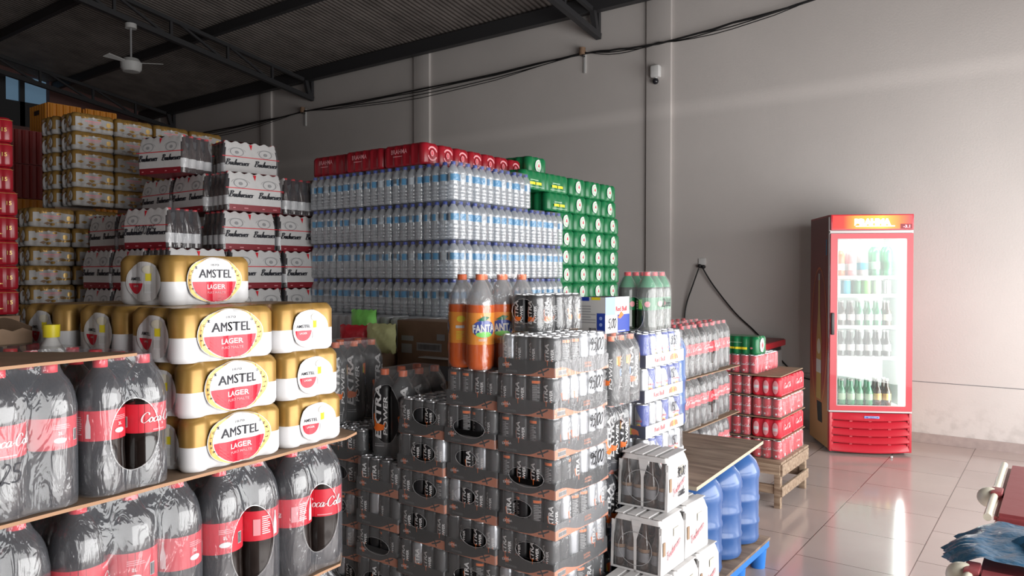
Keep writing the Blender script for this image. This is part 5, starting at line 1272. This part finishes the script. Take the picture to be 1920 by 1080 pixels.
# side print: a beer bottle inside an arch
a = Art(); cx = .30
a.ring(cx, .98, .26, .64, .022, 'tray_orange', 1, 40); a.ring(cx, .98, .20, .54, .006, 'brick_red', 1, 40)
a.poly([(cx - .075, .42), (cx + .075, .42), (cx + .08, .95), (cx + .05, 1.12), (cx + .03, 1.25), (cx + .026, 1.50), (cx - .026, 1.50), (cx - .03, 1.25), (cx - .05, 1.12), (cx - .08, .95)], 'gold_print', 2)
a.rect(cx - .028, cx + .028, 1.50, 1.56, 'dirty_white', 3); a.rect(cx - .076, cx + .076, .66, .78, 'dirty_white', 3); a.ell(cx, .90, .06, .07, 'cream', 3); a.poly([(cx - .06, .40), (cx + .10, .40), (cx + .12, .22), (cx - .02, .22)], 'black', 2); a.rect(.50, .53, 1.72, 1.86, 'label_blue', 1)
obj('side_print', a.mesh(lambda x, y, l: (-.0006 - l, FD - x * .98, y), dx=0), o)
# door
d = obj('door', None, o); d.empty_display_size = .05
z0, z1 = .375, 1.905
def doorpart(n, dims, key, bev=.006, lab=None): return obj(n, boxme(n, dims, [key], bev), d, label=lab)
bm = bmesh.new(); v0 = outline(FW / 2, (z1 - z0) / 2, .03, 2, 2, 6)
P_ = [(.055, .055, .045, .04)]
for dims in ((0, .056, -.03, .02, z0, z1), (FW - .052, FW, -.03, .02, z0, z1), (.056, FW - .052, -.03, .02, z0, z0 + .042), (.056, FW - .052, -.03, .02, z1 - .045, z1)): box(bm, *dims)
obj('door_frame', finish(bm, 'df', ['cooler_red']), d)
bm = bmesh.new()
for dims in ((.056, .062, -.031, -.026, z0 + .042, z1 - .045), (FW - .058, FW - .052, -.031, -.026, z0 + .042, z1 - .045), (.056, FW - .052, -.031, -.026, z0 + .042, z0 + .048), (.056, FW - .052, -.031, -.026, z1 - .051, z1 - .045)): box(bm, *dims)
obj('glass_trim', finish(bm, 'gt', ['dirty_white']), d)
doorpart('glass_pane', (.058, FW - .054, -.012, -.006, z0 + .044, z1 - .047), 'glass', 0)
doorpart('door_handle', (.004, .030, -.052, -.030, 1.03, 1.22), 'black', .006)
obj('gasket', boxme('gk', (-.004, FW + .004, -.02, .03, .358, .373), ['dirty_white'], .003), o); obj('gasket', boxme('gk2', (-.004, FW + .004, -.02, .03, 1.907, 1.932), ['dirty_white'], .003), o)
obj('corner_strip', boxme('cs', (-.003, .012, .0, .03, .373, 2.05), ['alu']), o)
# lit header
h_ = obj('lit_header', boxme('lh', (0, FW, -.035, .04, 1.934, 2.068), ['cooler_red'], .004), o)
obj('sign_face', boxme('sf', (.012, FW - .012, -.039, -.034, 1.944, 2.058), ['sign']), h_)
a = Art(); a.script('Brahma', .36, 1.998, .036, 'sign_text', 1, wd=.30) if False else a.text('BRAHMA', .34, 2.0, .062, 'sign_text', 1, w=.30, bold=.09); a.rect(.20, .52, 1.962, 1.970, 'sign_text', 1)
obj('sign_text', a.mesh(lambda x, y, l: (x, -.0395 - l, y), dx=0), h_)
a = Art(); a.rect(.565, .66, 1.942, 1.985, 'dark_red', 1); a.text('-3.1', .615, 1.963, .026, 'digit', 2, w=.055, bold=.04); obj('temperature_display', a.mesh(lambda x, y, l: (x, -.0397 - l, y), dx=0), h_)
# grille with bowed louvres
g = obj('grille', boxme('gr', (0.012, FW - .012, .0, .02, .03, .355), ['grille']), o)
obj('grille_frame', boxme('gf', (0, .022, -.03, .02, .02, .355), ['cooler_red'], .003), g); obj('grille_frame', boxme('gf2', (FW - .022, FW, -.03, .02, .02, .355), ['cooler_red'], .003), g); 
for k in range(5):
    zt = .352 - .066 * k if k else .352; zb = .352 - .066 * (k + 1) + .012
    if k == 4: zb = .022
    bm = bmesh.new(); n = 16; pv = None
    for i in range(n + 1):
        u = i / n; x = .02 + (FW - .04) * u; bow = .035 * (1 - (2 * u - 1) ** 2) ; zd = -.006 * (1 - (2 * u - 1) ** 2)
        q = [bm.verts.new(p) for p in ((x, -.012, zt), (x, -.020 - bow * .4, zt - .012), (x, -.034 - bow, zb + .010 + zd), (x, -.030 - bow, zb + zd), (x, .0, zb + .012))]
        if pv:
            for a_ in range(4): bm.faces.new((pv[a_], q[a_], q[a_ + 1], pv[a_ + 1]))
        pv = q
    obj('louvre', finish(bm, 'lv', ['cooler_red'], True), g)
    if k:
        for j in range(5):
            x = .02 + (FW - .04) * (j / 4); obj('rib', boxme('rb', (x - .012, x + .012, -.026, .0, zt - .012, zt + .016), ['cooler_red']), g)
bd = obj('badge', boxme('bd', (.278, .402, -.058, -.052, .312, .334), ['pale_blue'], .004), g)
a = Art(); a.ell(.34, .323, .055, .008, 'blue', 1); a.text('METALFRIO', .345, .323, .008, 'white', 2, w=.07); obj('badge_text', a.mesh(lambda x, y, l: (x, -.0585 - l, y), dx=0), bd)
# lamps inside
obj('lamp_strip', boxme('ls', (FW - .085, FW - .040, .022, .045, .42, 1.85), ['lamp'], .003), o, label='glowing white lamp tube'); obj('lamp_strip', boxme('ls2', (.08, FW - .08, .03, .05, 1.86, 1.885), ['lamp'], .003), o, label='glowing white lamp tube')
for z in (1.535, 1.375, 1.10, .83):
    s_ = obj('shelf', None, o)
    bm = bmesh.new(); box(bm, .035, FW - .075, .07, .082, z - .022, z + .006); obj('shelf_front', finish(bm, 'sh', ['shelf_white']), s_)
    bm = bmesh.new()
    for i in range(19): box(bm, .04 + i * .029, .044 + i * .029, .082, FD - .04, z - .006, z - .001)
    for i in range(3): box(bm, .036, FW - .06, .12 + .18 * i, .125 + .18 * i, z - .011, z - .006)
    obj('shelf_wires', finish(bm, 'sw', ['shelf_white']), s_)
def fz(x, y, z): c, s = math.cos(FA), math.sin(FA); return (-1.654 + x * c - y * s, 6.857 + x * s + y * c, z)
def small(kind, col, labc, R, H):
    m = bottle_mesh('bottle', R, H, kind, [col, col], seg=16) if kind != 'can' else can_mesh('can', R, H, col)
    if kind == 'can': return [('can_body', m, (0, 0, 0), 0, [], None)]
    return [('bottle_body', m, (0, 0, 0), 0, [], None), ('label', sleeve('l', R * 1.01, H * .22, H * .46, labc, [], 16), (0, 0, 0), 0, [], None), ('cap', cap_mesh('c', R * .46, H * .93, H, 'dirty_white', 10), (0, 0, 0), 0, [], None)]
rows = [(1.536, 'top shelf', [('pet', 'soda_orange', 'white', .034, .24, 'orange'), ('pet', 'pink', 'white', .034, .24, 'pink'), ('pet', 'white', 'cyan', .032, .26, 'white and cyan'), ('pet', 'green_glass', 'pale_green', .036, .28, 'pale green'), ('pet', 'green_glass', 'green', .036, .28, 'green')], .13),
        (1.376, 'second shelf', [('can', 'white', '', .030, .125, 'white'), ('can', 'cyan', '', .030, .125, 'cyan'), ('can', 'green', '', .030, .125, 'dark green'), ('can', 'light_green', '', .030, .125, 'light green'), ('can', 'white', '', .030, .125, 'white and silver'), ('can', 'alu', '', .030, .125, 'silver')], .10),
        (1.101, 'third shelf', [('longneck', 'amber', 'white', .032, .22, 'brown')] * 3 + [('longneck', 'green_glass', 'white', .032, .22, 'green')] * 3 + [('longneck', 'amber', 'cream', .032, .22, 'dark brown')], .07),
        (.831, 'fourth shelf', [('longneck', 'cola', 'white', .032, .23, 'black')] * 7, .07),
        (.396, 'cooler floor', [('longneck', 'green_glass', 'pale_green', .032, .23, 'green')] * 5 + [('longneck', 'amber', 'gold_print', .036, .24, 'gold-labelled')] * 2, .075)]
for z, nm, L_, x0 in rows:
    for i, (k, c1, c2, R, H, cn) in enumerate(L_):
        for r_ in range(2):
            x = x0 + i * (FW - .15 - x0) / (len(L_) - 1) * 1.0
            spawn('chilled_can' if k == 'can' else 'chilled_bottle', small(k, c1, c2, R, H), fz(x, .13 + .085 * r_ + (i % 2) * .008, z), FA, '%s %s on the %s, %s from the left, %s row' % (cn, 'can' if k == 'can' else 'bottle', nm, ORD[i], ('front', 'second')[r_]), 'can' if k == 'can' else 'bottle', 'drinks on the %s' % nm)
# litter by the cooler
bm = bmesh.new(); bmesh.ops.create_icosphere(bm, subdivisions=1, radius=.012); tag(obj('litter_scrap', finish(bm, 'ls', ['white']), None, (-1.17, 6.95, .010)), 'small white scrap of litter on the floor in front of the cooler', 'litter')
# ------------------------------------------------------------------ maroon bench with blue bags
o = tag(obj('padded_bench', None, None, (0, 0, 0)), 'maroon padded bench with cream metal rails at the lower right edge', 'bench')
def pad(n, x0, x1, y0, y1, z):
    bm = bmesh.new(); v, _ = box(bm, x0, x1, y0, y1, z - .045, z); bmesh.ops.bevel(bm, geom=bm.edges[:], offset=.016, segments=3, affect='EDGES'); return obj(n, finish(bm, n, ['maroon'], True), o)
pad('seat_pad', -.205, .42, 3.22, 4.10, .68); pad('seat_pad', -.205, .42, 2.02, 2.60, .68)
for y0, y1 in ((3.20, 4.13), (2.0, 2.62)):
    bm = bmesh.new(); tube(bm, [(-.222, y0, .668), (-.222, y1, .668)], .014, 10); obj('side_rail', finish(bm, 'sr', ['cream'], True), o)
for y in (3.56, 2.58):
    bm = bmesh.new(); bmesh.ops.create_uvsphere(bm, u_segments=18, v_segments=12, radius=.045)
    for v in bm.verts: v.co.x *= 1.0; v.co.z *= .9
    obj('rail_knob', finish(bm, 'kn', ['cream'], True), o, (-.240, y, .65)); obj('rail_clamp', boxme('cl', (-.235, -.195, y - .045, y + .045, .655, .687), ['maroon'], .006), o)
for x in (-.19, .40):
    for y in (2.06, 2.55, 3.27, 4.05):
        bm = bmesh.new(); tube(bm, [(x, y, .64), (x, y, 0)], .013, 10); obj('leg', finish(bm, 'lg', ['cream'], True), o)
bm = bmesh.new(); tube(bm, [(.1, 2.05, .63), (.1, 4.05, .63)], .013, 8); obj('frame_tube', finish(bm, 'ft', ['cream'], True), o)
def bag(name, P, z, key, lab, amp, seed, hole=None):
    random.seed(seed); bm = bmesh.new(); n = 46; x0, x1, y0, y1 = P; V = {}
    import mathutils.noise as mn
    def edge(v): return .03 * mn.noise(Vector((v * 7, seed, 0))) + .012 * mn.noise(Vector((v * 31, seed, 3))) + .14 * abs(v - .45) ** 1.3
    for i in range(n + 1):
        for j in range(n + 1):
            u, v = i / n, j / n; xx0 = x0 + edge(v); x = xx0 + (x1 - xx0) * u; y = y0 + (y1 - y0) * v + .02 * mn.noise(Vector((u * 6, 5, seed))) * (1 if j in (0, n) else 0)
            q = Vector((x * 9, y * 4, seed)); zz = z + amp * (mn.noise(q) + .6 * mn.noise(q * 2.3) + .35 * abs(mn.noise(q * 5))) + amp * .8
            if u < .12: zz -= .05 * (1 - u / .12) ** 1.5
            V[i, j] = bm.verts.new((x, y, zz))
    for i in range(n):
        for j in range(n):
            if hole:
                u, v = (i + .5) / n, (j + .5) / n
                if ((u - hole[0]) / hole[2]) ** 2 + ((v - hole[1]) / hole[3]) ** 2 < 1: continue
            bm.faces.new((V[i, j], V[i + 1, j], V[i + 1, j + 1], V[i, j + 1]))
    return tag(obj(name, finish(bm, name, [key], True)), lab, 'plastic bag', 'blue bags on the bench')
A('bag_red', (.65, .03, .04), .35)
bag('plastic_bag', (-.315, .42, 2.60, 3.02), .70, 'bag_blue', 'crumpled dark blue plastic bag spread over the gap of the maroon bench', .012, 3)
bag('plastic_bag', (-.12, .42, 2.66, 2.96), .735, 'bag_blue', 'upper blue plastic bag with an oval hand hole on the bench', .012, 8, (.32, .6, .16, .22))
tag(obj('red_strap', boxme('rs', (-.06, .40, 2.72, 2.735, .752, .757), ['bag_red'], .001)), 'bright red strap lying across the blue plastic bags', 'strap')
obj('bench_shelf', boxme('bs', (-.20, .41, 2.60, 3.20, .63, .66), ['maroon'], .004), o)
random.seed(11)
# ------------------------------------------------------------------ pale packs behind the energy drinks
A('pale_wrap', (.40, .41, .42), .35, bump=.5, bscale=25)
SP_PW = printed('pale', 4, 3, .0335, .205, 'pale_wrap', 'pale_wrap', .1, None, dip=.012)
for t in range(3):
    for i in range(5): spawn('wrapped_pack', SP_PW, (-2.52 - .277 * i, 2.93, 1.322 - .207 * (t + 1)), 0, 'pale grey wrapped pack, %s layer, %s from the right' % (TIER[t], ORD[i]), 'wrapped pack', 'pale wrapped packs')
support(-3.78, -2.38, 2.83, 3.03, .70, 'low carton under the pale wrapped packs')
o = tag(obj('printed_carton', None, None, (-2.49, 2.735, 1.165), .03), 'brown carton with white and orange print and a barcode behind the energy bottles', 'carton')
obj('carton_body', boxme('pc', (-.19, .19, -.085, .085, -.13, .16), ['carton_brown'], .004), o)
a = Art(); a.rect(-.16, -.08, .06, .085, 'grey', 1); a.rect(-.16, -.09, .0, .045, 'grey', 1); a.rect(-.06, .10, .015, .055, 'grey', 1); a.barcode(-.05, .09, .02, .05, 2); a.ell(.155, .045, .018, .05, 'orange', 1); a.rect(.07, .12, .07, .10, 'grey', 1); a.rect(.02, .18, -.12, -.05, 'midgrey', 1)
obj('carton_print', a.mesh(flat(0, .0855), dx=0), o); obj('cardboard_flap', boxme('cf', (.0, .19, -.14, -.086, -.012, -.008), ['dirty_white']), o)
support(-2.69, -2.31, 2.66, 2.815, 1.034, 'narrow carton under the printed brown carton')
def packet(name, x, y, z, sx, sz, key, lab):
    bm = bmesh.new(); n = 10; V = {}
    for s in (-1, 1):
        for i in range(n + 1):
            for j in range(n + 1):
                u, v = i / n * 2 - 1, j / n * 2 - 1; d = .03 * (1 - u ** 4) * (1 - v ** 4) + .001 + .004 * math.sin(u * 9 + v * 7)
                V[s, i, j] = bm.verts.new((u * sx / 2, s * d, (v + 1) / 2 * sz + .004 * math.sin(u * 14)))
        for i in range(n):
            for j in range(n): bm.faces.new((V[s, i, j], V[s, i + 1, j], V[s, i + 1, j + 1], V[s, i, j + 1]))
    return tag(obj(name, finish(bm, name, [key], True), None, (x, y, z), .2), lab, 'packet')
packet('yellow_packet', -2.70, 2.56, 1.165, .17, .145, 'yellow_pale', 'pale yellow glossy packet peeping out above the energy bottle caps')
packet('red_packet', -2.90, 2.56, 1.165, .17, .13, 'cap_red', 'crumpled red packet beside the top lager packs')
packet('green_packet', -2.98, 2.70, 1.165, .16, .20, 'light_green', 'bright green packet behind the red one, beside the lager packs')
support(-3.10, -2.70, 2.50, 2.80, 1.163, 'carton carrying the red, green and yellow packets')
